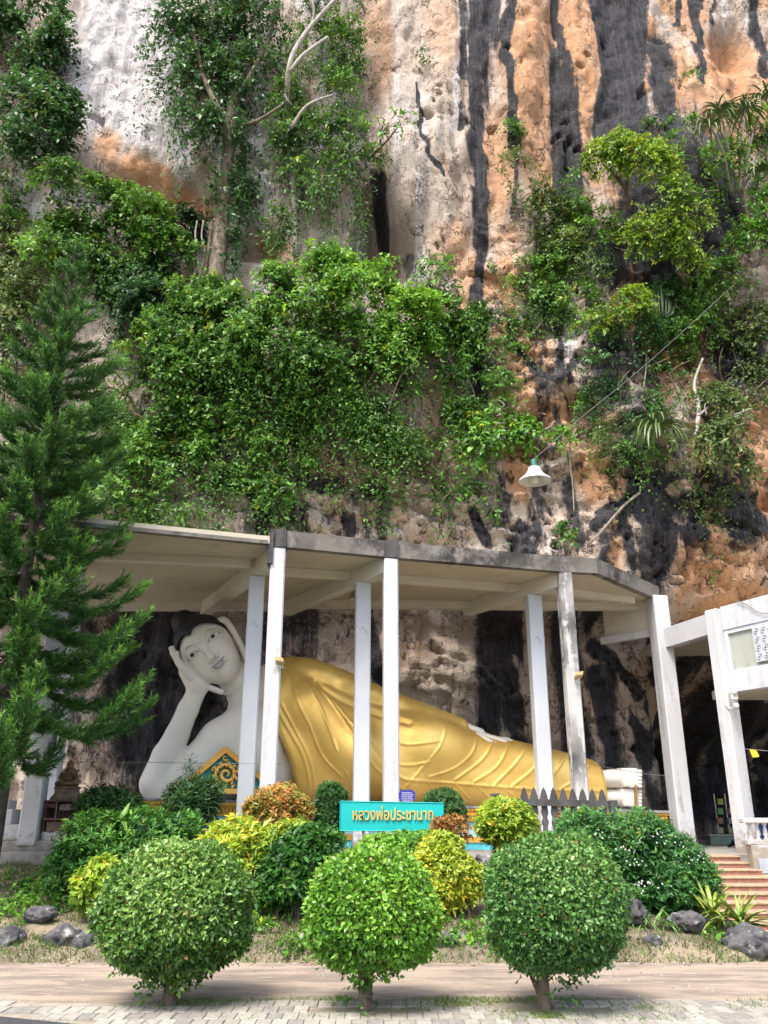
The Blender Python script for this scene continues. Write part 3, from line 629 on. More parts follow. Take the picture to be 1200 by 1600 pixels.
# palm, four fingers, thumb
B.cone(S(308, 1072, -.42), S(294, 1049, -.40), r(16), r(14), .08, sq=1.35)
for i, (fx, fy, dy, rr) in enumerate([(277, 1020, -.78, 4.3), (270, 1012, -.55, 4.6), (267, 1013, -.3, 4.6), (268, 1020, -.08, 4.1)]):
    B.chain(list(spline([S(298, 1057, dy*.75-.12), S(285, 1043, dy), S(275, 1028, dy), S(fx, fy, dy)], 7)), list(np.linspace(r(7), r(rr*.8), 7)), .025)
B.put((-7, 18, 1.9), (0, 23, 7), lambda x, y, z: (2.08-.022*(x+6))-z, .02, 'x')
V, Q = B.mesh(); Q = orient(V, Q, B)
body = mk('body', V, Q, STATUE_WHITE, statue, smooth=True)
bvh = BVHTree.FromPolygons([Vector(v) for v in V], [tuple(q) for q in Q])
def face(a, d):
    o = hp(a, d, 120); h = bvh.ray_cast(Vector(o), Vector(-ef)); return np.array(h[0])+ef*.004 if h[0] else hp(a, d, 44)
# hair: cap, hairline with a peak, topknot
HF = Field(hp(0, -30, 0)-1.5, hp(0, -30, 0)+1.5, .03)
HF.ell(hp(0, -16, -5), (r(45), r(51), r(47)), HM, .03); HF.ell(hp(-2, -66, -14), (r(20), r(20), r(22)), HM, .12)
def hair_cut(x, y, z):
    a = ((x-HC[0])*er[0]+(y-HC[1])*er[1]+(z-HC[2])*er[2])/PXM; d = ((x-HC[0])*ed[0]+(y-HC[1])*ed[1]+(z-HC[2])*ed[2])/PXM; f = ((x-HC[0])*ef[0]+(y-HC[1])*ef[1]+(z-HC[2])*ef[2])/PXM
    line = -43+7*np.exp(-(a/5.)**2)+.028*np.maximum(np.abs(a)-14, 0)**2
    line = line+np.clip(8-f, 0, 60)*1.0
    return (d-line)*PXM*.75
HF.put(HF.lo, HF.lo+3, hair_cut, .012, 'x')
V2, Q2 = HF.mesh(); Q2 = orient(V2, Q2, HF); mk('hair', V2, Q2, HAIR, statue, smooth=True)
def ribbon(name, pts, rad, mat, par, n=16, flat=1): MB().tube(spline([face(*p) for p in pts], n), rad, 6).build(name, mat, par, True)
for sx in (-1, 1):
    eye = MB(); ctr = [(4.5+sx*x_, y_) for x_, y_ in ((8.5, -7.0), (13, -11.4), (20, -13.2), (26, -11.8), (32, -8.5), (26, -8), (20, -7.4), (13, -6.6))]
    pts = [face(*p) for p in ctr]; eye.add([np.mean(pts, 0)+ef*.012]+pts, [(0, 1+i, 1+(i+1) % 8) for i in range(8)]); eo = eye.build('eye', LID, statue, True)
    c = face(4.5+sx*20.5, -10.2)+ef*.012; pu = MB(); ring = [c+(er*math.cos(w)*r(3.6)+ed*math.sin(w)*r(2.5)) for w in np.linspace(0, 2*math.pi, 15)[:-1]]; pu.add([c+ef*.02]+ring, [(0, 1+i, 1+(i+1) % 14) for i in range(14)]); pu.build('pupil', PUPIL, eo, True)
    ribbon('eyelid_line', [(4.5+sx*8, -7.2), (4.5+sx*13, -11.9), (4.5+sx*20, -13.8), (4.5+sx*26.5, -12.4), (4.5+sx*33, -8.4)], .007, LINE, eo)
ribbon('lip', [(4.5+x_, y_) for x_, y_ in ((-12, 23.4), (-7, 25), (-2.5, 24.2), (0, 25), (2.5, 24.2), (7, 25), (12, 23.4))], [.005]+[.022]*14+[.005], LIP, statue)
ribbon('lip', [(4.5+x_, y_) for x_, y_ in ((-10, 27), (-5, 30.2), (0, 31), (5, 30.2), (10, 27))], [.006]+[.028]*14+[.006], LIP, statue)
ribbon('mouth_line', [(4.5+x_, y_) for x_, y_ in ((-13, 23), (-7, 26.6), (0, 27.2), (7, 26.6), (13, 23))], .008, LINE, statue)
# --- robe
G = Field((-3.3, 19.2, 1.85), (5.9, 23.0, 6.1), .028)
top = np.array([(405, 1100), (425, 1052), (440, 1032), (455, 1028), (480, 1034), (520, 1052), (560, 1072), (620, 1096), (680, 1117), (720, 1130), (770, 1148), (820, 1160), (870, 1172), (910, 1182), (930, 1190), (940, 1200)], float)
topw = np.array([S(a, b, -.1) for a, b in top])
def robe(x, y, z):
    zt = np.interp(x, topw[:, 0], topw[:, 2]); zb = 2.02-.022*(x+6)-.12; zc = (zt+zb)/2; hz = (zt-zb)/2
    hy = np.interp(x, [-3.2, -2.4, -1, 1, 3, 5.6], [1.05, 1.22, 1.3, 1.15, .95, .8]); yc = 21.0+.12*x
    hy = hy*(1+.12*np.where(z < zc, 1, 0)*np.clip((zc-z)/hz, 0, 1))
    q = ((np.abs(z-zc)/hz)**2.5+(np.abs(y-yc)/hy)**2.5)**(1/2.5)
    d = (q-1)*np.minimum(hz, hy)
    # rounded ends; the left end leans like the robe edge
    zz = np.clip((z-2)/3.6, 0, 1); xl = np.interp(z, [1.9, 2.3, 2.9, 3.6, 4.6, 5.6], [-1.95, -1.98, -2.12, -2.45, -2.72, -2.75])
    e = np.maximum(xl-x, x-S(937, 1220)[0]); k = .14
    h = np.clip(.5-.5*(d-e)/k, 0, 1); return d*(1-h)+e*h+k*h*(1-h)
G.put(G.lo, G.hi if hasattr(G, 'hi') else G.lo+np.array([9.2, 4, 4.35]), robe, .02)
G.chain(list(spline([S(455, 1056, -.25), S(500, 1062, -.5), S(560, 1085, -.55), S(620, 1106, -.5), S(680, 1126, -.45), S(718, 1136, -.4)], 14)), list(np.linspace(r(30), r(15), 14)), .07)
G.chain([S(484, 1110, -.75), S(560, 1180, -.9), S(640, 1225, -.9)], [r(34), r(40), r(26)], .3)
G.ell(S(640, 1170, -.6), (r(90), .75, r(52)), None, .3)
G.put((-4, 18, 1.8), (6, 24, 6), lambda x, y, z: (2.06-.022*(x+6))-z, .02, 'x')
V3, Q3 = G.mesh(); Q3 = orient(V3, Q3, G); nr = vnormals(V3, Q3)
fx_, fy_ = proj(V3)
def seg(pts, w):
    b = np.full(len(V3), 1e9); pts = spline(np.array(pts, float), 20)
    for (x0, y0), (x1, y1) in zip(pts[:-1], pts[1:]):
        dx, dy = x1-x0, y1-y0; t = np.clip(((fx_-x0)*dx+(fy_-y0)*dy)/(dx*dx+dy*dy+1e-9), 0, 1); b = np.minimum(b, np.hypot(fx_-x0-t*dx, fy_-y0-t*dy))
    return b/w
disp = np.zeros(len(V3))
for pts, w, a in [([(433, 1108), (453, 1143), (472, 1177), (482, 1213), (483, 1242)], 4.0, .05), ([(440, 1100), (461, 1140), (480, 1177), (490, 1213), (492, 1242)], 2.6, .035),
                  ([(450, 1050), (467, 1100), (484, 1134), (503, 1180), (533, 1213)], 2.6, .035), ([(480, 1066), (503, 1110), (527, 1173)], 3, .045), ([(495, 1067), (527, 1110), (557, 1157), (587, 1200), (633, 1236)], 3, .05), ([(512, 1085), (553, 1133), (600, 1185), (625, 1215)], 2.6, .04),
                  ([(607, 1152), (635, 1163), (687, 1158)], 3, .05), ([(697, 1137), (687, 1167), (660, 1200), (632, 1232)], 3, .05), ([(607, 1192), (640, 1196), (672, 1190)], 2.8, .045), ([(600, 1196), (622, 1212), (640, 1219), (700, 1223), (800, 1231), (860, 1234), (936, 1236)], 3.4, .06), ([(607, 1221), (632, 1234)], 2.4, .03),
                  ([(745, 1153), (737, 1177), (710, 1200), (671, 1214)], 3, .055), ([(772, 1157), (753, 1187), (711, 1219)], 3, .055), ([(797, 1160), (777, 1197), (741, 1222)], 3, .055), ([(824, 1163), (808, 1190), (773, 1226)], 3.2, .055), ([(848, 1172), (835, 1200), (800, 1229)], 3.2, .055), ([(884, 1180), (866, 1208), (838, 1230)], 3.2, .055), ([(925, 1190), (908, 1212), (876, 1233)], 3.2, .055),
                  ([(668, 1222), (678, 1236)], 2.4, .035), ([(709, 1223), (733, 1248)], 2.4, .04), ([(745, 1228), (768, 1250)], 2.4, .04), ([(788, 1232), (810, 1250)], 2.4, .04), ([(830, 1234), (850, 1252)], 2.4, .035), ([(540, 1205), (555, 1245)], 2.4, .03)]:
    q = seg(pts, w*.58); disp = np.maximum(disp, .55*a*np.exp(-q**2))-.10*a*np.exp(-((q-2.2)/1.)**2)
g = seg([(492, 1066), (530, 1092), (580, 1113), (640, 1130)], 4); disp -= .05*np.exp(-g**2)
V3 = V3+nr*(disp*(nr[:, 1] < .2))[:, None]
mk('robe', V3, Q3, GOLD, statue, smooth=True)
# resting hand and wrist
Hn = Field(S(690, 1170, -1.2)-.3, S(815, 1100, .6)+.3, .03)
Hn.chain([S(702, 1131, -.30), S(728, 1138, -.32), S(750, 1146, -.34)], [r(10), r(8.5), r(8)], .05, sq=1.6)
for i, (dy, ex, ey) in enumerate([(-.56, 790, 1160), (-.46, 798, 1160), (-.36, 800, 1158), (-.26, 794, 1155)]):
    Hn.chain(list(spline([S(748, 1148, dy), S(772, 1153.5, dy), S(ex, ey, dy)], 5)), list(np.linspace(r(4.6), r(3.0), 5)), .018)
Hn.chain([S(744, 1149, -.60), S(762, 1157, -.70), S(774, 1161, -.68)], [r(4.5), r(3.6), r(2.6)], .02)
V4, Q4 = Hn.mesh(); mk('hand', V4, orient(V4, Q4, Hn), STATUE_WHITE, statue, smooth=True)
# feet, one above the other, soles to the right with a column of toes each
for nm, y0, y1, dy in (('foot', 1203, 1230, -.25), ('foot', 1234, 1260, -.15)):
    Ft = Field(S(915, 1275, -1.0)-.1, S(1015, 1190, .9)+.1, .03); ym = (y0+y1)/2
    Ft.chain([S(925, ym+1, dy), S(955, ym, dy), S(985, ym, dy)], [r(13.5), r(12.5), r(13.5)], .1, sq=1.5)
    def blk(x, y, z, a=S(968, y1, dy), b=S(988, y0-1, dy)):
        q = [np.abs(x-(a[0]+b[0])/2)-(b[0]-a[0])/2, np.abs(y-a[1]-.05)-.42, np.abs(z-(a[2]+b[2])/2)-(b[2]-a[2])/2]
        return np.maximum(np.maximum(q[0], q[1]), q[2])-.005
    Ft.put(S(960, y1, dy)-.5, S(990, y0, dy)+.5, blk, .12)
    Vf, Qf = Ft.mesh(); ft = mk(nm, Vf, orient(Vf, Qf, Ft), STATUE_WHITE, statue, smooth=True)
    for k in range(5):
        py = y0+2.5+k*(y1-y0-4)/4.; c = S(990, py, dy-.3)
        for xx in (986, 998): MB().tube([S(xx-3, py, dy-.34), S(xx+3.5, py, dy-.36), S(xx+5, py, dy-.36)], [r(2.7), r(3.0), r(1.6)], 8).build('toe', STATUE_WHITE, ft, True)
MB().prism([S(991.5, 1204, -.66), S(995, 1204, -.66), S(996.5, 1263, -.66), S(993, 1263, -.66)], (0, .12, 0)).build('sole_band', BAND, statue)

# ------------------------------------------------------------------ plinth under the statue
pl_ = thing('statue_plinth', 'long blue plinth with gold lotus moulding under the reclining statue', 'plinth', tuple(S(600, 1300, -1.0)))
xL, xR = S(200, 1250, -1.05)[0], S(1040, 1272, -1.05)[0]
def fy(x): return SY(x)-1.12
def zt(x): return 2.12-.022*(x+6)
def pbox(z0, z1, out, name, mat, depth_=2.6):
    b = MB(); V = []
    for x, s in ((xL-out, -1), (xR+out, 1)):
        y = fy(x)-out
        V += [(x, y, zt(x)+z0), (x, y+depth_, zt(x)+z0), (x, y+depth_, zt(x)+z1), (x, y, zt(x)+z1)]
    b.add(V, [(0, 1, 2, 3), (7, 6, 5, 4), (0, 4, 5, 1), (1, 5, 6, 2), (2, 6, 7, 3), (3, 7, 4, 0)]); return b.build(name, mat, pl_)
pbox(-.06, -.01, .10, 'top_slab', plain('grey_marble', (.30, .29, .31), .5, var=.4)); pbox(-.12, -.062, .06, 'moulding', GOLD_TRIM); pbox(-.34, -.122, .02, 'moulding', GOLD_TRIM); pbox(-.66, -.342, -.04, 'frieze', SKYBLUE); pbox(-.78, -.662, .03, 'moulding', GOLD_TRIM); pbox(-.93, -.782, .0, 'panel', CYAN); pbox(-1.3, -.932, .06, 'base', WHITE)
pet = MB(); n = 150
for i in range(n):
    x = xL+(xR-xL)*(i+.5)/n; w = (xR-xL)/n*.48; y = fy(x)-.02; z = zt(x)
    pet.add([(x-w, y+.01, z-.13), (x+w, y+.01, z-.13), (x+w*.9, y-.06, z-.22), (x, y-.045, z-.335), (x-w*.9, y-.06, z-.22), (x, y-.095, z-.2)], [(0, 5, 1), (1, 5, 2), (2, 5, 3), (3, 5, 4), (4, 5, 0)])
    pet.add([(x-w, y-.045, z-.065), (x+w, y-.045, z-.065), (x, y-.055, z-.125)], [(0, 1, 2)])
pet.build('lotus_petals', GOLD_TRIM, pl_, kind='stuff')
dm = MB(); dm.add([(0, -.03, 0), (-.085, 0, 0), (0, 0, -.13), (.085, 0, 0), (0, 0, .13)], [(0, 1, 2), (0, 2, 3), (0, 3, 4), (0, 4, 1)]); do = dm.build('diamond', GOLD_TRIM); dmesh = do.data; bpy.data.objects.remove(do)
for i in range(50):
    x = xL+.15+i*(xR-xL-.3)/49; o = bpy.data.objects.new('diamond', dmesh); C.objects.link(o); o.parent = pl_; o.location = Vector((x, fy(x)+.036, zt(x)-.50))-pl_.location
# ------------------------------------------------------------------ gable ornament
GY = -1.45
gab = thing('gable_panel', 'gold framed triangular panel with gold scrolls on teal mosaic before the statue', 'ornament', tuple(S(352, 1237, GY)))
ap, bl, br = S(352, 1166, GY), S(270, 1238, GY), S(447, 1240, GY)
cen = (ap+bl+br)/3
MB().prism([ap, bl, br], (0, .22, 0)).build('back_panel', TEAL, gab)
def inset(p, k): return cen+(p-cen)*k
for p, q in ((ap, bl), (ap, br), (bl, br)):
    MB().prism([p, q, inset(q, .80), inset(p, .80)], (0, -.07, 0)).build('frame', GOLD_TRIM, gab)
    MB().tube([inset(p, .80)+np.array([0, -.08, 0]), inset(q, .80)+np.array([0, -.08, 0])], .02, 5).build('frame_bead', GOLD_LETTER, gab)
def scroll(cx, cy, r0, turns, a0, wid, s=1):
    t = np.linspace(0, 1, 26); R = r0*(1-t*.88); A = a0+s*t*turns*2*math.pi
    return [S(cx+R_*math.cos(a), cy+R_*math.sin(a), GY-.06) for R_, a in zip(R, A)], list((wid*(1-.6*t))*PXM)
for cx, cy, r0, tu, a0, w, s in [(354, 1210, 19, 1.9, 2.2, 2.6, 1), (354, 1210, 13, 1.3, 5.0, 2.0, 1), (330, 1226, 7, 1.2, 3.6, 1.7, -1), (379, 1226, 7, 1.2, -.5, 1.7, 1), (336, 1201, 5, 1.0, 2, 1.4, 1), (373, 1201, 5, 1.0, 1, 1.4, -1), (352, 1184, 5, .9, .5, 1.6, 1), (310, 1231, 5, 1, 3.6, 1.3, -1), (400, 1231, 5, 1, -.5, 1.3, 1)]:
    pts, rr = scroll(cx, cy, r0, tu, a0, w, s); MB().tube(pts, rr, 6).build('scroll', GOLD_LETTER, gab, True)
lf = MB()
for k in range(22):
    a = k*.62+.3; R = 21-(k*.55); c = S(354+R*math.cos(a), 1210+R*.95*math.sin(a), GY-.05); t_ = S(354+(R+4)*math.cos(a+.35), 1210+(R+4)*math.sin(a+.35), GY-.09); lf.tube([c, (c+t_)/2+np.array([0, -.02, 0]), t_], [.018, .03, .004], 5)
lf.build('leaf_relief', GOLD_LETTER, gab, True, kind='stuff')
MB().prism([S(300, 1240, GY), S(447, 1241, GY), S(447, 1234, GY), S(300, 1233, GY)], (0, -.14, 0)).build('sill', GOLD_TRIM, gab)

# ------------------------------------------------------------------ name board
SYd = 15.2
sg = thing('name_board', 'turquoise board with raised golden Thai lettering standing among the bushes', 'sign', tuple(P(612, 1330, SYd)))
q = [P(531, 1298, SYd), P(692, 1298, SYd), P(693, 1255, SYd), P(532, 1252, SYd)]
MB().prism(q, (0, .06, 0)).build('board', TURQ, sg)
for a, b in ((0, 1), (1, 2), (2, 3), (3, 0)): MB().tube([q[a]+np.array([0, -.004, 0]), q[b]+np.array([0, -.004, 0])], .009, 4).build('edging', TURQ, sg)
for px in (568, 664): p = P(px, 1298, SYd+.09); MB().box((p[0]-.025, p[1]-.02, .5), (p[0]+.025, p[1]+.02, p[2]+.3)).build('post', STEEL, sg)
cu = bpy.data.curves.new('lettering', 'FONT'); cu.body = 'หลวงพ่อประชานาถ'; cu.extrude = .012; cu.offset = .009; cu.align_x = 'LEFT'
to = bpy.data.objects.new('tmp', cu); C.objects.link(to); bpy.context.view_layer.update()
me = bpy.data.meshes.new_from_object(to); bm = bmesh.new(); bm.from_mesh(me); bmesh.ops.remove_doubles(bm, verts=bm.verts, dist=1e-4); bm.to_mesh(me); bm.free(); n = len(me.vertices); vv = np.zeros(n*3); me.vertices.foreach_get('co', vv); vv = vv.reshape(-1, 3); bpy.data.objects.remove(to)
x0, x1 = vv[:, 0].min(), vv[:, 0].max(); yt = vv[:, 1].max()
pa, pb = P(551, 1281, SYd), P(677, 1281, SYd); ht = P(551, 1259, SYd)[2]-pa[2]
nv = np.stack([pa[0]+(vv[:, 0]-x0)/(x1-x0)*(pb[0]-pa[0]), np.full(n, SYd-.02)-vv[:, 2]*1.0, pa[2]+vv[:, 1]/yt*ht], 1)
lab = np.arange(n); ed_ = np.array([e.vertices[:] for e in me.edges])
while True:                                              # one object for each letter
    m_ = np.minimum(lab[ed_[:, 0]], lab[ed_[:, 1]]); old = lab.copy(); np.minimum.at(lab, ed_[:, 0], m_); np.minimum.at(lab, ed_[:, 1], m_)
    if (old == lab).all(): break
polys = [tuple(p.vertices) for p in me.polygons]
for g_ in np.unique(lab):
    idx = np.where(lab == g_)[0]; mp = {int(v): i for i, v in enumerate(idx)}; mk('letter', nv[idx], [tuple(mp[v] for v in p) for p in polys if lab[p[0]] == g_], GOLD_LETTER, sg)
# small blue plaque
pq = thing('plaque', 'small royal blue notice plate with pale lettering above the turquoise board', 'sign', tuple(P(636, 1252, 16.6)))
a, b = P(623, 1252, 16.6), P(649, 1234, 16.6); cx = .05
MB().prism([(a[0]+cx, 16.6, a[2]), (b[0]-cx, 16.6, a[2]), (b[0], 16.6, a[2]+cx), (b[0], 16.6, b[2]-cx), (b[0]-cx, 16.6, b[2]), (a[0]+cx, 16.6, b[2]), (a[0], 16.6, b[2]-cx), (a[0], 16.6, a[2]+cx)], (0, .02, 0)).build('plate', BLUE, pq)
tx = MB()
for k in range(5):
    z = b[2]-.055-k*.036; x = a[0]+.05+random.uniform(0, .02)
    while x < b[0]-.06: w = random.uniform(.012, .035); tx.box((x, 16.592, z-.007), (x+w, 16.599, z+.006)); x += w+.008
tx.build('lettering', PRINT, pq, kind='stuff')
MB().box(((a[0]+b[0])/2-.02, 16.622, 1.0), ((a[0]+b[0])/2+.02, 16.66, a[2]+.05)).build('post', STEEL, pq)

# ------------------------------------------------------------------ blackened picket fence
FY = 17.2
fen = thing('picket_fence', 'short blackened concrete fence of pointed pickets before the statue feet', 'fence', tuple(P(880, 1330, FY)))
w = .07
for k in range(9):
    c = P(820.5+k*15.35, 1262+k*.4, FY); z0 = .95; zr = c[2]; zt_ = P(0, 1229.5+k*.4, FY)[2]
    prof = [(w*.6, z0), (w*.6, zr-.33), (w*.95, zr-.26), (w*.55, zr-.17), (w*.95, zr-.08), (w*.75, zr+.02), (w, zr+.16), (w*.95, zt_-.17), (w*.5, zt_-.06), (0, zt_)]
    poly = [(c[0]+x, FY, z) for x, z in prof]+[(c[0]-x, FY, z) for x, z in prof[-2::-1]]
    MB().prism(poly, (0, .07, 0)).build('picket', DARK_CONC, fen)
a, b = P(811, 1254, FY-.06), P(951, 1257, FY-.06); MB().prism([a+(0, 0, -.05), b+(0, 0, -.05), b+(0, 0, .07), a+(0, 0, .07)], (0, .055, 0)).build('rail', DARK_CONC, fen)
p = P(957, 1250, FY); MB().box((p[0]-.07, FY-.1, .95), (p[0]+.07, FY+.06, p[2]), .015).build('post', DARK_CONC, fen)
fp = thing('fence_post', 'lone weathered post with rail stub left of the round lime bush', 'post', tuple(P(775, 1330, FY)))
p = P(774, 1245, FY); MB().box((p[0]-.06, FY-.06, .95), (p[0]+.06, FY+.06, p[2]), .015).build('shaft', DARK_CONC, fp); MB().box((p[0]-.09, FY-.09, p[2]), (p[0]+.09, FY+.09, p[2]+.06), .01).build('cap', DARK_CONC, fp)

# ------------------------------------------------------------------ small shrine at the left
HY = 16.9
hx = lambda px, py, dy=0: P(px, py, HY+dy)
cab = thing('shrine_cabinet', 'old brown shrine cabinet with open shelf under the small bronze figure', 'cabinet', tuple(hx(98, 1318)))
def cb(x0, y0, x1, y1, d0, d1, name, mat, bev=.008, par=cab): a, b = hx(x0, y1), hx(x1, y0); return MB().box((a[0], HY+d0, a[2]), (b[0], HY+d1, b[2]), bev).build(name, mat, par)
WB = plain('old_white_board', (.55, .53, .48), .7, var=.35, scale=10)
cb(70, 1250, 128, 1253, -.02, .5, 'top', BROWN); cb(68, 1253, 71, 1300, 0, .48, 'side_panel', BROWN); cb(125, 1253, 128, 1300, 0, .48, 'side_panel', BROWN); cb(71, 1253, 125, 1300, .42, .47, 'back_panel', BROWN)
cb(64, 1278, 128, 1282, -.06, .46, 'shelf', BROWN); cb(64, 1282, 68, 1300, -.04, .0, 'leg', BROWN); cb(71, 1284, 125, 1299, .0, .03, 'front_panel', plain('faded_wood', (.20, .13, .10), .7, var=.4)); cb(128, 1254, 141, 1277, -.02, .02, 'side_board', WB)
for x in (79, 116): cb(x-8, 1255, x+8, 1262, .02, .05, 'carved_arch', BROWN)
for x in (92, 98, 104): cb(x-1, 1266, x+1, 1278, .02, .05, 'spindle', BROWN)
cb(86, 1256, 108, 1266, .2, .22, 'picture', WB)
sq = MB()
for k in range(4):
    p = hx(131, 1258+k*5); sq.tube([(p[0]+.015*i, HY-.025, p[2]+.012*math.sin(i*2.2+k)) for i in range(9)], .006, 4)
sq.build('lettering', PUPIL, cab, kind='stuff'); cb(62, 1301, 130, 1322, .0, .5, 'base', WHITE)
ped = thing('figure_pedestal', 'tapered brown pedestal carrying the small seated bronze figure', 'pedestal', tuple(hx(103, 1250, .25)))
c = hx(103, 1250, .25); u = mpp(c)
MB().lathe([(0, 0), (26*u, 0), (24.5*u, 5*u), (20*u, 9*u), (19.5*u, 15*u), (22*u, 18*u), (20*u, 20*u), (0, 20*u)], c, 4).build('base', plain('brown_stone', (.20, .14, .085), .7, var=.45, scale=9), ped)
sb = Field(c+np.array([-25*u, -22*u, 19*u]), c+np.array([25*u, 22*u, 62*u]), .016); z = lambda x, y, h: c+np.array([x*u, y*u, h*u])
sb.chain([z(-15, -4, 24), z(0, -10, 24), z(15, -4, 24)], [4.5*u, 4.5*u, 4.5*u], .03); sb.ell(z(0, 0, 25), (17*u, 11*u, 5*u), None, .03); sb.cone(z(0, 1, 28), z(0, 1, 41), 7.5*u, 9.5*u, .04); sb.cone(z(0, 1, 44), z(0, 0, 49), 3.2*u, 3*u, .03); sb.ell(z(0, 0, 53), (5*u, 5*u, 6*u), None, .02); sb.cone(z(0, 1, 57), z(0, 1, 61), 3*u, .8*u, .03)
for s in (-1, 1): sb.chain([z(s*9, 1, 43), z(s*13, -1, 33), z(s*(12 if s > 0 else 6), -8, 27)], [3.4*u, 3*u, 2.4*u], .03); sb.cone(z(s*4.8, 0, 54), z(s*5, 0, 48), 1.1*u, .9*u, .02)
Vs, Qs = sb.mesh(); fig = mk('seated_figure', Vs-0, orient(Vs, Qs, sb), BRONZE, smooth=True); tag(fig, 'small bronze seated figure in meditation on the brown pedestal', 'statue')
# white blocks by the left edge
for (x0, y0, x1, y1, nm, lb) in [(-20, 1288, 33, 1311, 'low block', 'wide low white block nearest the ledge at the left edge'), (1, 1264, 20, 1288, '', 'narrower white block set on the wide low block'), (4, 1250, 14, 1264, '', 'small white stub topping the stacked blocks at the left edge')]:
    a, b = P(x0, y1, 16.9), P(x1, y0, 16.9); tag(MB().box((a[0], 16.9, a[2]), (b[0], 17.3, b[2]-.002), .01).build('white_block', WHITE), lb, 'block', 'white blocks stacked by the left column')

# ------------------------------------------------------------------ vegetation
GREEN = [(.022, .072, .012), (.068, .185, .024), (.16, .35, .05)]
BRIGHT = [(.036, .115, .014), (.11, .29, .03), (.26, .50, .06)]
DEEP = [(.012, .045, .014), (.032, .105, .026), (.075, .19, .045)]
OLIVE = [(.035, .065, .018), (.085, .145, .038), (.17, .24, .07)]
LIME_L = [(.09, .19, .018), (.22, .37, .03), (.42, .54, .06)]
YEL = [(.22, .26, .025), (.50, .47, .04), (.72, .60, .06)]
ORG = [(.22, .12, .03), (.36, .18, .05), (.20, .22, .035)]
def unit(a): return a/(np.linalg.norm(a, axis=-1, keepdims=True)+1e-9)
def leaf_mesh(base, dirn, nrm, L, W, col):
    """folded diamond leaves; arrays of n"""
    n = len(base); dirn = unit(dirn); side = unit(np.cross(dirn, nrm)); up = np.cross(side, dirn); L = np.broadcast_to(L, (n,))[:, None]; W = np.broadcast_to(W, (n,))[:, None]
    mid = base+dirn*L*.42; tip = base+dirn*L-up*L*.08
    V = np.stack([base, mid+side*W*.5+up*W*.14, tip, mid-side*W*.5+up*W*.14], 1).reshape(-1, 3)
    i = np.arange(n)[:, None]*4; Fc = np.concatenate([i+[[0, 1, 2]], i+[[0, 2, 3]]], 1).reshape(-1, 3)
    return V, Fc, np.repeat(col, 4, 0)
def palette(pal, t):
    p = np.array(pal); t = np.clip(t, 0, 1)*(len(p)-1); i = np.minimum(t.astype(int), len(p)-2); u = (t-i)[:, None]; return p[i]*(1-u)+p[i+1]*u
def clumps(C_, R_, n_tw, per, L, pal, rg, shell=.55, up=.35, droop=.25, gate=None, gs=1.0, twl=3.0, wr=.5, bright=0.0, facing=True, relief=0.):
    """twigs of leaves through the outer part of ellipsoids C_ (k,3), R_ (k,3)"""
    C_, R_ = np.asarray(C_, float), np.asarray(R_, float)
    a = (R_[:, 0]*R_[:, 2])**.9; k = rg.choice(len(C_), n_tw, p=a/a.sum())
    u = unit(rg.normal(size=(n_tw, 3)))
    if facing: u[:, 1] = np.where((u[:, 1] > .35) & (rg.random(n_tw) < .8), -u[:, 1], u[:, 1])
    rf = (shell+(1-shell)*rg.random(n_tw)**.6); o = C_[k]+u*R_[k]*rf[:, None]
    nz = vn(o[:, 0]*1.7*gs, o[:, 1]*1.7*gs, o[:, 2]*1.7*gs, 91); o = o+u*(nz*.36+.12*vn(o[:, 0]*4*gs, o[:, 1]*4*gs, o[:, 2]*4*gs, 93))[:, None]*R_[k]
    if relief:
        big = vn(o[:, 0]*.55, 3, o[:, 2]*.62, 94)+.6*vn(o[:, 0]*1.2, 5, o[:, 2]*1.3, 95); o[:, 1] -= relief*big; o[:, 2] += .25*relief*big
        if gate is not None: kb = big+.2*rg.normal(size=n_tw) > -.62; o, u, rf, nz, k = o[kb], u[kb], rf[kb], nz[kb], k[kb]; n_tw = len(o)
    if gate is not None: keep = vn(o[:, 0]*gs*1.5, o[:, 1]*gs*1.5, o[:, 2]*gs*1.5, 92)+.25*rg.normal(size=n_tw) > gate; o, u, rf, nz = o[keep], u[keep], rf[keep], nz[keep]
    n = len(o); td = unit(u*.7+np.array([0, 0, up])+rg.normal(size=(n, 3))*.45)
    s = (np.arange(per)+.5)/per
    pos = o[:, None]+td[:, None]*(s[None, :, None]*L*twl)+np.array([0, 0, -1.])*(s**2)[None, :, None]*L*twl*droop
    lat = unit(rg.normal(size=(n, per, 3))); lat = lat-np.sum(lat*td[:, None], -1, keepdims=True)*td[:, None]
    ld = unit(td[:, None]*.55+unit(lat)*.9+np.array([0, 0, -droop]))
    nr_ = unit(np.array([0, -.25, .9])+u[:, None]*.5+rg.normal(size=(n, per, 3))*.38)
    tw = rg.normal(size=n)*.17+nz*.36
    age = rg.random(n); t = .42+bright+tw[:, None]+rg.normal(size=(n, per))*.13+.22*(s[None]-.5)
    m = n*per; LL = L*(.7+.6*rg.random(m))
    colr = palette(pal, t.reshape(-1)).reshape(n, per, 3); colr[age < .045] = colr[age < .045]*[1.9, 1.15, .9]+[.03, .01, 0]; colr[age > .93] = colr[age > .93]*[1.5, 1.35, 1.1]
    sz = (.75+.5*rg.random(n))[:, None]*np.ones((1, per)); LL = LL*sz.reshape(-1)
    return leaf_mesh(pos.reshape(-1, 3), ld.reshape(-1, 3), nr_.reshape(-1, 3), LL, LL*wr, colr.reshape(-1, 3))
def join(parts):
    V, Fc, c = [], [], []; b = 0
    for v, f, q in parts: V.append(v); Fc.append(f+b); c.append(q); b += len(v)
    return np.concatenate(V), np.concatenate(Fc), np.concatenate(c)
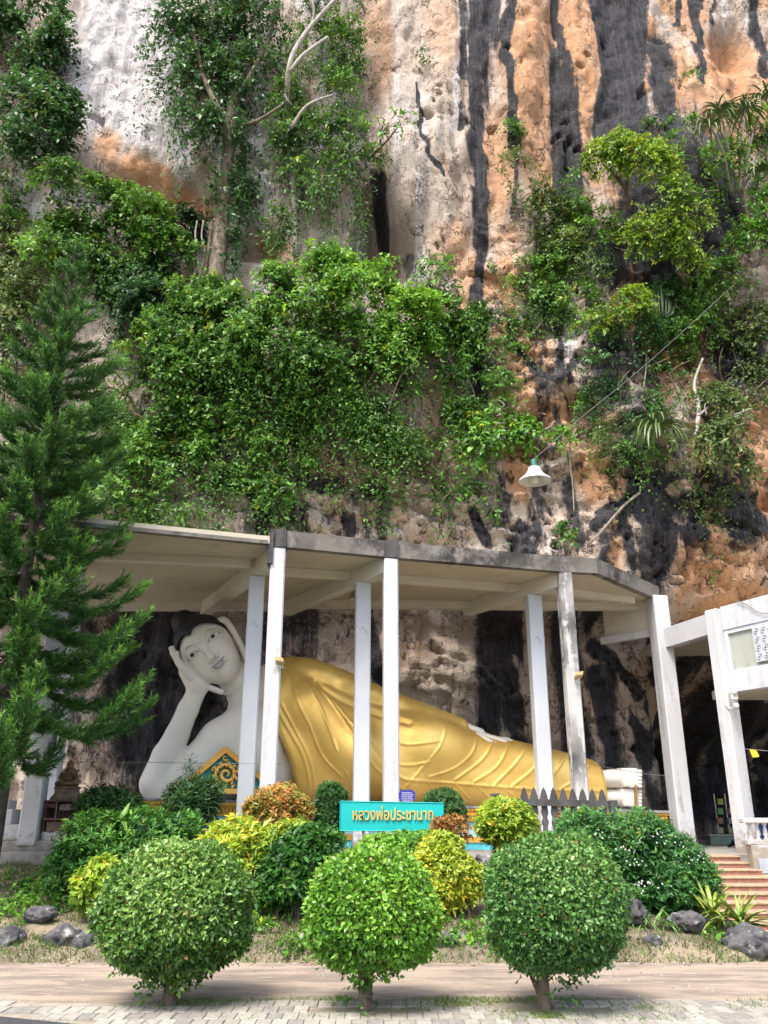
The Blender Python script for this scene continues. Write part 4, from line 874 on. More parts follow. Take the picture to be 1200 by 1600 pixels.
def strands(starts, lens, L, pal, rg, sway=.25, per_m=9, wr=.5, bright=0):
    out = []
    for p, ln in zip(starts, lens):
        m = max(6, int(ln*per_m)); t = np.sort(rg.random(m)); ph = rg.random(3)*6
        q = p+np.stack([sway*np.sin(t*3+ph[0])*t, -.15*np.sin(t*2+ph[1])*t, -ln*t], 1)+rg.normal(size=(m, 3))*.06
        d = rg.normal(size=(m, 3))*[1, .8, .4]+[0, -.3, -.7]; nn = rg.normal(size=(m, 3))*.5+[0, -.8, .6]
        LL = L*(.6+.7*rg.random(m)); out.append(leaf_mesh(q, d, nn, LL, LL*wr, palette(pal, .45+bright+rg.normal(size=m)*.2+rg.normal()*.1)))
    return join(out)
def stemtubes(pairs, rad, name, mat, par, kind=None):
    b = MB()
    for pts in pairs: pts = spline(pts, 7); b.tube(pts, np.linspace(rad, rad*.45, len(pts)), 5, False)
    return b.build(name, mat, par, True, kind=kind)

def cliff_plant(name, label, cat, blobs, n_tw, L=.17, pal=GREEN, per=9, off=.35, thick=.5, group=None, seed=0, hang=0, hang_len=(.6, 2.2), gate=-.15, stems=5, wr=.5, mat=LEAF, droop=.3, up=.35, shell=.45, bright=0., twl=3.0, stem_mat=None, stem_r=.03, inner=.0, relief=.5):
    """blobs: (px, py, rx, ry[, extra offset]) in photo pixels, grown on the rock face"""
    rg = np.random.default_rng(seed+100); Cc, Rr = [], []
    for b in blobs:
        c = Pc(b[0], b[1], off+(b[4] if len(b) > 4 else 0)); u = mpp(c); Cc.append(c); Rr.append((b[2]*u, max(.35, min(b[2], b[3])*u*thick), b[3]*u*1.12))
    Cc, Rr = np.array(Cc), np.array(Rr); base = Cc[np.argmin(Cc[:, 2])].copy(); base[2] -= Rr[np.argmin(Cc[:, 2]), 2]*.6
    t = thing(name, label, cat, tuple(base), group)
    parts = [clumps(Cc, Rr, n_tw, per, L, pal, rg, shell, up, droop, gate, wr=wr, bright=bright, twl=twl, relief=relief), *([clumps(Cc+[0, .25, 0], Rr*.84, int(n_tw*inner), per, L*1.1, pal, rg, .5, up, droop, -.12, wr=wr, bright=bright-.24, twl=twl, relief=relief)] if inner else [])]  # inner leaves coloured darker, so shade is painted into the gaps
    if hang:
        k = rg.integers(0, len(Cc), hang); st = Cc[k]+np.stack([rg.normal(size=hang)*Rr[k, 0]*.5, -Rr[k, 1]*(.5+.4*rg.random(hang)), -Rr[k, 2]*(.1+.6*rg.random(hang))], 1)
        parts.append(strands(list(st), list(rg.uniform(*hang_len, hang)), L*.9, pal, rg, bright=bright))
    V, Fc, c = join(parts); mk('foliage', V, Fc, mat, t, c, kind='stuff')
    if stems:
        pr = []
        for _ in range(stems):
            i = rg.integers(len(Cc)); c0 = Cc[i]; p1 = c0+rg.normal(size=3)*Rr[i]*.6; p0 = np.array([c0[0]+rg.normal()*.3, c0[1]+Rr[i, 1]*.9, c0[2]-Rr[i, 2]*.8]); pr.append([p0, (p0+p1)/2+rg.normal(size=3)*.25, p1, p1+np.array([rg.normal()*.3, -.2, .3])])
        stemtubes(pr, stem_r, 'stem', stem_mat or VINE, t, 'stuff')
    return t

# big tree on the ledge
def limb_tree(name, label, cat, limbs, blobs, n_tw, L, pal, seed, off=1.2, bark=BARK, hang=0, hang_len=(1, 3), gate=-.05, group=None, per=8, bright=0., thick=.6):
    rg = np.random.default_rng(seed); base = Pc(limbs[0][0][0], limbs[0][0][1], .3)
    t = thing(name, label, cat, tuple(base), group)
    for i, lm in enumerate(limbs):
        pts = np.array([Pc(a, b, o) for a, b, o, w in lm]); rr = np.array([w*mpp(p) for p, (_, _, _, w) in zip(pts, lm)]); n = 5*len(lm)
        MB().tube(spline(pts, n), np.interp(np.linspace(0, 1, n), np.linspace(0, 1, len(lm)), rr), 8).build('trunk' if i == 0 else 'limb', bark, t, True)
    Cc, Rr = [], []
    for b in blobs: c = Pc(b[0], b[1], off+(b[4] if len(b) > 4 else 0)); u = mpp(c); Cc.append(c); Rr.append((b[2]*u, min(b[2], b[3])*u*thick, b[3]*u*1.15))
    Cc, Rr = np.array(Cc), np.array(Rr)
    parts = [clumps(Cc, Rr, n_tw, per, L, pal, rg, .2, .1, .5, gate, gs=.8, bright=bright)]
    if hang:
        k = rg.integers(0, len(Cc), hang); st = Cc[k]+rg.normal(size=(hang, 3))*Rr[k]*[.55, .4, .45]; parts.append(strands(list(st), list(rg.uniform(*hang_len, hang)), L*.9, pal, rg, .35, 8, bright=bright))
    V, Fc, c = join(parts); mk('crown', V, Fc, LEAF, t, c, kind='stuff')
    tw = []
    for _ in range(26): i = rg.integers(len(Cc)); p = Cc[i]+rg.normal(size=3)*Rr[i]*.5; q = p+rg.normal(size=3)*Rr[i]*.45; tw.append([p, (p+q)/2+rg.normal(size=3)*.08, q])
    stemtubes(tw, .02, 'twigs', bark, t, 'stuff'); return t
limb_tree('ledge_tree', 'tall tree with a grey trunk rooted on the cliff ledge, crown leaving the top edge', 'tree',
 [[(337, 445, .9, 13.5), (345, 370, 1.1, 12), (351, 300, 1.1, 10.5), (357, 235, .9, 10), (363, 160, 1.1, 8), (368, 90, 1.2, 7), (372, -30, 1.3, 6)], [(357, 240, .9, 6), (345, 180, 1.4, 5), (318, 120, 1.6, 4), (300, 40, 1.6, 3)], [(362, 170, 1.1, 5), (390, 120, 1.5, 4), (420, 60, 1.6, 3), (440, -20, 1.6, 2.5)], [(318, 440, .5, 4.5), (326, 390, .7, 3.5), (332, 345, .7, 2.5)], [(360, 200, 1, 4), (400, 190, 1.4, 3), (440, 165, 1.7, 2)]],
 [(300, 45, 62, 55), (265, 105, 38, 50), (325, 120, 48, 60), (385, 50, 58, 60), (395, 130, 45, 60), (340, 185, 30, 30), (300, 190, 34, 35), (350, -30, 120, 50), (405, 210, 30, 60, -.5), (385, 290, 16, 60, -.6), (352, 310, 16, 40, .1), (366, 380, 12, 30, .0), (245, 95, 18, 28)], 3300, .17, DEEP, 11, hang=170, hang_len=(.8, 3.2), gate=-.02, bright=.14)
limb_tree('pale_limbed_tree', 'pale limbed tree right of the tall ledge tree, draped in hanging creepers', 'tree',
 [[(462, 400, .3, 4.5), (460, 330, .4, 4.5), (455, 240, .6, 4.5), (450, 160, 1.3, 4.5), (453, 100, 2.2, 4.2), (475, 55, 2.3, 3.8), (528, -6, 2.4, 3.2)], [(452, 112, 2.1, 3), (475, 85, 2.3, 3), (512, 58, 2.4, 2.2)], [(455, 200, 1.8, 3), (480, 165, 2.2, 2.4), (520, 148, 2.3, 1.6)], [(475, 60, 1.4, 3), (490, 25, 1.5, 2.2), (486, -10, 1.6, 2)], [(440, 112, 1.3, 2), (425, 82, 1.4, 1.6), (415, 80, 1.5, 1)]],
 [(500, 70, 55, 70), (540, 90, 30, 60), (520, 180, 40, 70), (470, 215, 40, 55), (545, 230, 26, 60), (500, 290, 36, 45), (560, 300, 14, 50), (455, 150, 30, 40), (520, -20, 60, 50), (440, 350, 22, 30)], 3800, .125, GREEN, 12, bark=PALE_BARK, hang=300, hang_len=(1.2, 4.2), gate=.0, bright=-.05)
limb_tree('slender_twig', 'slender leafy twig reaching right from the cliff beside the draped tree', 'branch', [[(575, 250, .4, 2.2), (600, 225, .7, 1.6), (625, 195, .9, 1)]], [(622, 190, 12, 14), (602, 205, 12, 12), (585, 240, 10, 12)], 60, .16, BRIGHT, 13, off=.8)
# bare hanging roots under the two trees
for i, (lb, xs_) in enumerate([('bundle of thin pale roots hanging below the draped tree', (505, 518, 530)), ('pair of slanting aerial roots left of the ledge tree trunk', (318, 308))]):
    t = thing('hanging_roots', lb, 'roots', tuple(Pc(xs_[0], 400, .4)))
    for k, x in enumerate(xs_):
        pts = [Pc(x, 250 if i == 0 else 345, .8), Pc(x-3, 310 if i == 0 else 370, .8), Pc(x+2, 350 if i == 0 else 400, .7), Pc(x-4-(8 if i else 0), 400 if i == 0 else 450, .5)]; MB().tube(spline(pts, 12), .03, 5).build('root', PALE_BARK, t, True)

# shrubs and climbers on the cliff
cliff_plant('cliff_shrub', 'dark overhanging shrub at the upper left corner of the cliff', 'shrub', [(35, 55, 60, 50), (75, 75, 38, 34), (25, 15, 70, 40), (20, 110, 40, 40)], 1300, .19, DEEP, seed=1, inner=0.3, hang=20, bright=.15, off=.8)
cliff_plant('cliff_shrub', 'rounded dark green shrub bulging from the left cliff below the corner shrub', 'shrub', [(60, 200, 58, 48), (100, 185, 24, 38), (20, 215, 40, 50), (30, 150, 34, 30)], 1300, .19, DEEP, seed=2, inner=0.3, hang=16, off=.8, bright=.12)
cliff_plant('climber', 'narrow leafy climber trailing down the left edge beside bare pale rock', 'climber', [(12, 290, 24, 45), (5, 345, 22, 40), (22, 260, 28, 30)], 450, .18, GREEN, seed=3, hang=14)
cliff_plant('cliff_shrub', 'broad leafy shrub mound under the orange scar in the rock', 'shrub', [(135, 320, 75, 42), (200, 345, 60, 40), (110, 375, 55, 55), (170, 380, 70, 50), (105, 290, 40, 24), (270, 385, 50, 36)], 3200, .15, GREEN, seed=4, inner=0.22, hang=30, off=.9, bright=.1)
cliff_plant('cliff_shrub', 'deep green shrub in the shaded hollow left of the tree foot', 'shrub', [(225, 440, 70, 55), (265, 415, 45, 40), (200, 500, 45, 40), (290, 360, 34, 28)], 1800, .14, DEEP, seed=5, inner=0.3, hang=10, off=.1, bright=-.12)  # leaf colour lowered to paint in the hollow's deep shadow
cliff_plant('climber', 'tangle of grey green climbers left of the pine top', 'climber', [(40, 450, 55, 60), (15, 400, 35, 40), (60, 500, 45, 50), (30, 560, 55, 60)], 1200, .16, OLIVE, seed=6, hang=26, off=.5, bright=.15)
cliff_plant('climber', 'curtain of creepers falling behind the pine to the shelter roof', 'climber', [(60, 640, 70, 70), (40, 740, 70, 80), (120, 760, 60, 70), (180, 690, 50, 90), (190, 780, 40, 50), (30, 850, 50, 60)], 3000, .13, GREEN, seed=7, hang=50, off=.5)
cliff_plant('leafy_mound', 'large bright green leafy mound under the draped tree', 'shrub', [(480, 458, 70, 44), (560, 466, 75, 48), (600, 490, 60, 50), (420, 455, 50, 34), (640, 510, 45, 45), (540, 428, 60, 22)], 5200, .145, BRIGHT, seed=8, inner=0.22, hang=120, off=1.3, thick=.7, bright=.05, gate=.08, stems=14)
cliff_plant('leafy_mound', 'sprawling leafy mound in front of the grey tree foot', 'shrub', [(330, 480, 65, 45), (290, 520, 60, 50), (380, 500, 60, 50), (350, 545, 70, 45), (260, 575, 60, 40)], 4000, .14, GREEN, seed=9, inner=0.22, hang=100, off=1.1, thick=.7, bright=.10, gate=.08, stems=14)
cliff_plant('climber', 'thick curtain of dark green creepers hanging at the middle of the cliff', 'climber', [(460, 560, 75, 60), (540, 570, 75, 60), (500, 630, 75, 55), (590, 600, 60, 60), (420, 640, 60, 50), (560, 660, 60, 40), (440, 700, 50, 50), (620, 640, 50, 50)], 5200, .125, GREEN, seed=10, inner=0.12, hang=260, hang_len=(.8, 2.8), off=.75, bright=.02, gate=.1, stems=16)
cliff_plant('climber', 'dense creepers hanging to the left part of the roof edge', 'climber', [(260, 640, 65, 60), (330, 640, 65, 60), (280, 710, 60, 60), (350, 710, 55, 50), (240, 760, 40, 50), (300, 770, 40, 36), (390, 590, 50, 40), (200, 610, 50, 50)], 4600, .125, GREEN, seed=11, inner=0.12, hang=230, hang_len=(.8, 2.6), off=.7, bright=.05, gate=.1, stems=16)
cliff_plant('hanging_vine', 'long leafy vine tail hanging over the roof at the column head', 'vine', [(420, 750, 26, 40), (440, 790, 18, 30), (400, 720, 24, 30), (468, 745, 16, 30)], 420, .14, GREEN, seed=12, hang=30, off=.5)
cliff_plant('cliff_shrub', 'light green bush beside the leafy mound at the black rock streak', 'shrub', [(690, 500, 42, 40), (720, 525, 34, 30), (685, 440, 24, 22), (650, 560, 40, 40), (700, 570, 36, 36)], 1500, .15, GREEN, seed=13, hang=60, off=.45, bright=.12, gate=.0)
cliff_plant('climber', 'ragged climber drooping over pale pocked rock right of centre', 'climber', [(600, 730, 34, 45), (640, 690, 36, 40), (590, 690, 36, 40), (610, 770, 26, 26), (720, 620, 22, 40)], 800, .13, GREEN, seed=14, hang=70, off=.3, bright=.08, gate=.03)
limb_tree('sapling', 'bright leaved sapling with a pale bent stem over the rock face left of the lamp', 'sapling', [[(738, 750, .2, 3), (745, 715, .5, 2.8), (757, 690, .7, 2.2), (770, 660, .8, 1.6)]], [(780, 650, 34, 24), (760, 680, 26, 24), (812, 672, 26, 14), (750, 700, 20, 16), (790, 690, 24, 16)], 420, .17, BRIGHT, 15, off=.7, bark=PALE_BARK, gate=-.2)
cliff_plant('cliff_shrub', 'low dark tuft of leaves clinging below the bright sapling', 'shrub', [(715, 780, 32, 22), (760, 770, 24, 20), (690, 760, 20, 18)], 380, .15, GREEN, seed=16, hang=10, off=.4)
cliff_plant('cliff_shrub', 'leafy shrub on the grooved rock above the pale ledge right of the black streak', 'shrub', [(800, 480, 40, 34), (760, 500, 26, 40), (840, 440, 36, 40), (790, 430, 24, 30)], 1500, .13, GREEN, seed=17, hang=60, off=.3, bright=.08, gate=.05)
cliff_plant('climber', 'grey green climber spreading down from the end of the orange streaks', 'climber', [(830, 310, 26, 28), (850, 350, 36, 40), (890, 370, 40, 40), (860, 400, 40, 36), (930, 420, 40, 40), (800, 280, 14, 20)], 1700, .12, OLIVE, seed=18, hang=70, off=.3, bright=.15, gate=.08)
limb_tree('flat_topped_tree', 'small tree with a flat yellow green crown on the blackened rock', 'tree', [[(985, 330, .3, 4), (978, 295, .9, 3.4), (985, 265, 1.3, 2.6), (1005, 250, 1.5, 1.8)], [(978, 295, .9, 2.6), (955, 268, 1.3, 2), (940, 255, 1.5, 1.2)]], [(985, 240, 52, 20), (945, 246, 28, 14), (1025, 252, 28, 12), (970, 225, 30, 12)], 900, .14, LIME_L, 19, off=1.5, gate=-.3, bright=-.22, thick=1.0)
limb_tree('layered_tree', 'layered light green tree growing from black rock below the flat crown', 'tree', [[(1070, 450, .3, 4), (1060, 400, .9, 3.5), (1050, 350, 1.3, 2.6), (1048, 300, 1.5, 1.6)], [(1060, 390, .9, 2.4), (1020, 370, 1.4, 1.6), (1000, 360, 1.6, 1)], [(1055, 360, 1.2, 2), (1085, 330, 1.5, 1.2)]], [(1050, 300, 38, 22), (1015, 320, 32, 16), (1080, 325, 34, 18), (1030, 360, 45, 20), (1075, 375, 34, 24), (1000, 380, 24, 14), (1060, 410, 34, 20)], 1500, .11, LIME_L, 20, off=1.4, gate=.0, bright=-.3)
cliff_plant('cliff_shrub', 'dark shrub behind the cactus stems at the right of the cliff', 'shrub', [(960, 510, 34, 40), (1000, 540, 34, 50), (940, 590, 30, 46), (980, 620, 36, 46), (1040, 480, 28, 40)], 1700, .13, DEEP, seed=21, hang=60, off=.4, bright=.18, gate=.03)
cliff_plant('cliff_shrub', 'yellowish shrub on the ledge above the rose coloured rock', 'shrub', [(950, 495, 32, 18), (985, 480, 22, 24), (920, 505, 20, 12)], 420, .14, LIME_L, seed=22, off=.8, bright=-.25)
cliff_plant('cliff_shrub', 'grey green shrub at the right margin above the white stemmed tree', 'shrub', [(1170, 500, 34, 50), (1150, 560, 30, 46), (1190, 590, 26, 50), (1180, 440, 26, 30)], 1300, .12, OLIVE, seed=23, hang=50, off=.5, bright=.1, gate=.03)
cliff_plant('cliff_shrub', 'light leaved shrub at the right edge under the pandanus', 'shrub', [(1170, 385, 40, 22), (1130, 420, 24, 22), (1195, 340, 20, 34)], 600, .15, BRIGHT, seed=24, hang=8, off=.9, bright=-.06)
limb_tree('white_stemmed_tree', 'leaning white stemmed small tree beside the drooping pandanus', 'tree', [[(1083, 740, .2, 4), (1086, 690, .6, 3.8), (1092, 640, .9, 3.4), (1085, 600, 1.1, 2.4), (1098, 560, 1.2, 1.6)], [(1090, 650, .8, 2.6), (1112, 632, 1.1, 2), (1130, 615, 1.3, 1.2)]], [(1130, 640, 34, 26), (1145, 680, 28, 26), (1110, 620, 26, 18), (1150, 720, 22, 16), (1110, 690, 24, 30)], 620, .14, OLIVE, 25, off=1.0, bark=PALE_BARK, gate=-.1, bright=.2)
cliff_plant('climber', 'feathery green climber veiling the rock between the layered tree and the orange streaks', 'climber', [(900, 300, 26, 40), (880, 420, 40, 44), (930, 370, 34, 44), (840, 470, 40, 36), (900, 470, 34, 34)], 1500, .12, GREEN, seed=61, hang=90, off=.35, gate=.04, bright=.12)
cliff_plant('climber', 'thin green creepers down the rock between the black streak and the rose ledge', 'climber', [(770, 560, 30, 50), (730, 640, 26, 40), (800, 520, 40, 24), (710, 690, 30, 40), (780, 610, 22, 26)], 800, .12, GREEN, seed=62, hang=90, off=.25, gate=.1, bright=.1)
cliff_plant('climber', 'trailing greenery below the layered tree at the right', 'climber', [(1050, 500, 50, 40), (1090, 480, 40, 50), (1020, 590, 40, 50), (1060, 560, 36, 50), (930, 650, 26, 40), (1000, 690, 34, 24)], 1600, .12, GREEN, seed=63, hang=110, off=.4, gate=.03, bright=.1)
cliff_plant('cliff_shrub', 'low leafy scrub round the foot of the pandanus trees at the upper right', 'shrub', [(1130, 250, 34, 24), (1180, 215, 30, 24), (1195, 290, 20, 26), (1050, 240, 22, 18), (1100, 300, 26, 18)], 900, .12, BRIGHT, seed=64, hang=30, off=.6, gate=.0, bright=-.05)
cliff_plant('climber', 'thin dry creepers trailing over the black cleft at the lower right', 'climber', [(1110, 760, 50, 22), (1060, 700, 26, 24), (1100, 790, 30, 22), (960, 690, 22, 30)], 420, .11, OLIVE, seed=26, hang=40, off=.3)
for i, (x, y, s, lb) in enumerate([(885, 835, 12, 'tiny fern tuft on the rock above the roof bend'), (1132, 882, 13, 'tiny green tuft on orange rock above the wing beam'), (1080, 128, 12, 'little tuft beside the white streak near the top right'), (868, 700, 16, 'small tuft right of the hanging lamp on dark rock'), (660, 95, 8, 'small tuft in a pocket of pale rock near the top'), (925, 795, 12, 'small bright tuft left of the diagonal cleft'), (800, 205, 10, 'small tuft where a black streak ends high on the orange rock'), (1040, 25, 12, 'small tuft at the top right between black streaks'), (1020, 200, 22, 'grey green tuft on the black rock above the flat crowned tree'), (1060, 205, 18, 'leafy tuft at the head of the black rock mass')]):
    cliff_plant('rock_tuft', lb, 'plant', [(x, y, s, s)], 60, .12, BRIGHT if i % 2 else GREEN, seed=40+i, off=.15, stems=0, group='small tufts in the rock')

# strap leaved plants: every leaf an object
def strap(name, base, dirn, L, W, droop, mat, par, seg=5, fold=.25):
    d = unit(np.array(dirn, float)); side = np.cross(d, [0, 0, 1.]); side = side/(np.linalg.norm(side)+1e-6); V = []; p = np.array(base, float); dd = d.copy()
    for i in range(seg+1):
        t = i/seg; w = W*(1-t**2.2)*(.55+.9*min(t*3, 1)*.5); upv = np.cross(side, dd)
        V += [p-side*w/2+upv*w*fold, p, p+side*w/2+upv*w*fold]; dd = unit(dd+np.array([0, 0, -1.])*droop/seg*(1+t)); p = p+dd*L/seg
    Fc = [(3*i+a, 3*i+a+1, 3*i+a+4, 3*i+a+3) for i in range(seg) for a in (0, 1)]
    return mk(name, V, Fc, mat, par, smooth=True)
PANDA = plain('pandanus_leaf', (.085, .15, .04), .4, var=.35, scale=3, bs=0, c2=(.16, .21, .08)); AGAVE = plain('bromeliad_leaf', (.14, .24, .03), .4, var=.3, scale=4, bs=0, c2=(.24, .30, .05))
def rosette(t, c, n, L, W, rg, droop=(.6, 1.6), up=(.1, 1.2), mat=PANDA, name='leaf', front=True):
    for i in range(n):
        a = rg.uniform(0, 2*math.pi); u = rg.uniform(*up); d = np.array([math.cos(a), math.sin(a)*.8-(.25 if front else 0), u]); strap(name, c+rg.normal(size=3)*.04, d, L*rg.uniform(.75, 1.15), W*rg.uniform(.8, 1.2), rg.uniform(*droop), mat, t)
rg = np.random.default_rng(5)
c = Pc(1028, 668, 1.3); t = thing('pandanus', 'drooping strap leaved pandanus left of the white stemmed tree', 'plant', tuple(Pc(1035, 700, .4)))
MB().tube([Pc(1040, 705, .2), Pc(1034, 690, .8), c], [.10, .09, .07], 7).build('stem', BARK, t, True); rosette(t, c, 70, 1.25, .075, rg, (1.2, 2.6), (.2, 1.5))
t = thing('pandanus', 'many headed pandanus with bare grey branches at the upper right edge', 'plant', tuple(Pc(1150, 300, .3)))
stp = Pc(1152, 300, .4)
for i, (x, y, n) in enumerate([(1125, 175, 30), (1165, 170, 30), (1195, 150, 26), (1190, 265, 24), (1110, 195, 16)]):
    c = Pc(x, y, 1.4); MB().tube(spline([Pc(1150+(x-1150)*.2, 300, .5), Pc((x+1152)/2, (y+290)/2, 1.0), c], 9), [.05-.002*k for k in range(9)], 6).build('branch', PALE_BARK, t, True); rosette(t, c, int(n*1.5), 1.15, .075, rg, (1.0, 2.4), (-.1, 1.2))
t = thing('euphorbia', 'cactus like euphorbia with upright grey green arms on the right cliff', 'plant', tuple(Pc(1030, 520, .4)))
EUP = plain('euphorbia_skin', (.05, .09, .04), .6, var=.3)
MB().tube([Pc(1030, 540, .4), Pc(1030, 490, .9)], [.07, .07], 7).build('stem', EUP, t, True)
for k in range(11):
    x = 1012+k*4; c = Pc(1030, 500, .8); MB().tube(spline([c, c+np.array([(x-1032)*.016, -.15-.1*(k % 3), .05]), Pc(x, 445+12*abs(k-5)*.6, .95)], 7), .033, 6).build('arm', EUP, t, True)

# dead creepers on the rock
DEAD = plain('dead_stem', (.30, .26, .22), .9, var=.4)
for i, (pts, lb, w) in enumerate([([(1000, 770), (975, 790), (940, 830), (920, 850)], 'bare woody creeper slanting along the diagonal cleft', .04), ([(905, 660), (890, 700), (895, 760), (897, 800)], 'thin bare vine hanging straight on black rock right of the lamp', .022), ([(700, 560), (735, 600), (745, 640)], 'thin bare vine curving below the light green bush', .022), ([(1000, 480), (1010, 560), (1000, 640)], 'bare grey vine hanging between the dark shrubs', .025), ([(1165, 250), (1160, 300), (1170, 340)], 'bare leaning dead stem at the right edge on black rock', .04), ([(300, 760), (305, 800), (325, 830)], 'leafless vine dangling onto the roof at the left', .022), ([(560, 610), (590, 650), (585, 700)], 'pale bare stem winding through the central creepers', .03), ([(870, 470), (850, 500), (820, 530), (790, 545)], 'bare root crossing grooved rock under the leafy shrub', .025)]):
    o = MB().tube(spline([Pc(a, b, .35) for a, b in pts], 16), w, 6).build('bare_vine', DEAD, None, True, loc=Pc(*pts[-1], .35)); tag(o, lb, 'vine', 'bare vines on the cliff')

# ------------------------------------------------------------------ pine in front at the left
PB = np.array([-6.36, 14.5, .5]); PT = 12.9
pine = thing('norfolk_pine', 'tall dark green pine with plume like upswept branches at the left', 'tree', tuple(PB))
tz = np.linspace(PB[2], PT, 24); trunk = np.stack([PB[0]+.05*np.sin(tz*.8), np.full(24, PB[1]), tz], 1)
MB().tube(trunk, np.linspace(.17, .012, 24), 9).build('trunk', DKBARK, pine, True)
rg = np.random.default_rng(21); NB, ND, NC = [], [], []
brs = MB(); z = 2.9
def blen(z): return np.interp(z, [1.5, 3, 4.5, 6.5, 8, 9.6, 10.6, 11.6, 12.4, 12.9], [2.65, 2.55, 2.15, 1.55, 1.35, 1.02, .66, .38, .2, .05])
while z < PT-.15:
    nb = 7 if z < 6 else (6 if z < 9 else 5); a0 = rg.uniform(0, 6.28)
    for k in range(nb):
        a = a0+k*2*math.pi/nb+rg.normal()*.12; L = blen(z)*rg.uniform(.8, 1.1); rad = np.array([math.cos(a), math.sin(a), 0]); s = np.linspace(0, 1, 9)
        hgt = (z > 7)*.25+.05; sag = np.interp(z, [2.5, 4, 7, 10], [.40, .30, .14, -.12])
        pts = np.array([PB[0]+.05*math.sin(z*.8), PB[1], z+rg.normal()*.08])+rad*(L*s)[:, None]+np.array([0, 0, 1.])*(L*(-sag*np.sin(s*2.3)+.20*s**3.4+hgt*s*.4))[:, None]
        bpx, bpy_ = proj(pts)
        if ((np.abs(bpx-106) < 26) & (bpy_ > 1186) & (bpy_ < 1275)).any(): continue      # a gap over the small shrine
        brs.tube(pts, np.linspace(.024, .006, 9), 4, False)
        # side branchlets, combed forward, then needles
        m = max(5, int(L/.055)); tt = np.linspace(.10, 1, m)
        for t in tt:
            p = np.array([np.interp(t, s, pts[:, j]) for j in range(3)]); i = min(int(t*8), 7); d = unit(pts[i+1]-pts[i]); lat = unit(np.cross(d, [0, 0, 1.]))
            for sgn in ((-1, 1) if t < .97 else (0,)):
                bl = .35*min(1, .35+t*3)*min(1, (1.02-t)*6+.45)*min(1, L*.5+.35)*rg.uniform(.8, 1.15); bd = unit(d*.80+lat*sgn*.50*rg.uniform(.2, 1.4)+np.array([0, 0, rg.uniform(-.45, .35)])) if sgn else d
                q = max(4, int(bl/.017)); u_ = (np.arange(q)+rg.random(q))/q; pos = p+bd*(bl*u_)[:, None]+np.array([0, 0, 1.])*(bl*.30*u_**2-.05*bl*np.sin(u_*3))[:, None]
                for _ in range(3):
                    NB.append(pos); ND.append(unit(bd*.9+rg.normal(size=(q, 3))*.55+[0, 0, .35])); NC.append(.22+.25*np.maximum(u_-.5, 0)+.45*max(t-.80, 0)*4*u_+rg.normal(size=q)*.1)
    z += .43 if z < 9 else .40
brs.build('branches', BARK, pine, True, kind='stuff')
NB, ND, NC = np.concatenate(NB), np.concatenate(ND), np.concatenate(NC); n = len(NB)
sd_ = unit(np.cross(ND, rg.normal(size=(n, 3)))); Ln = (.085+.05*rg.random(n))[:, None]; V = np.stack([NB-sd_*.008, NB+sd_*.008, NB+ND*Ln], 1).reshape(-1, 3)
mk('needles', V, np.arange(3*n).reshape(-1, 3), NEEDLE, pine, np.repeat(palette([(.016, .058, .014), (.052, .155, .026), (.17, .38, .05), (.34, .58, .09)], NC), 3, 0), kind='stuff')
print('needles', n)

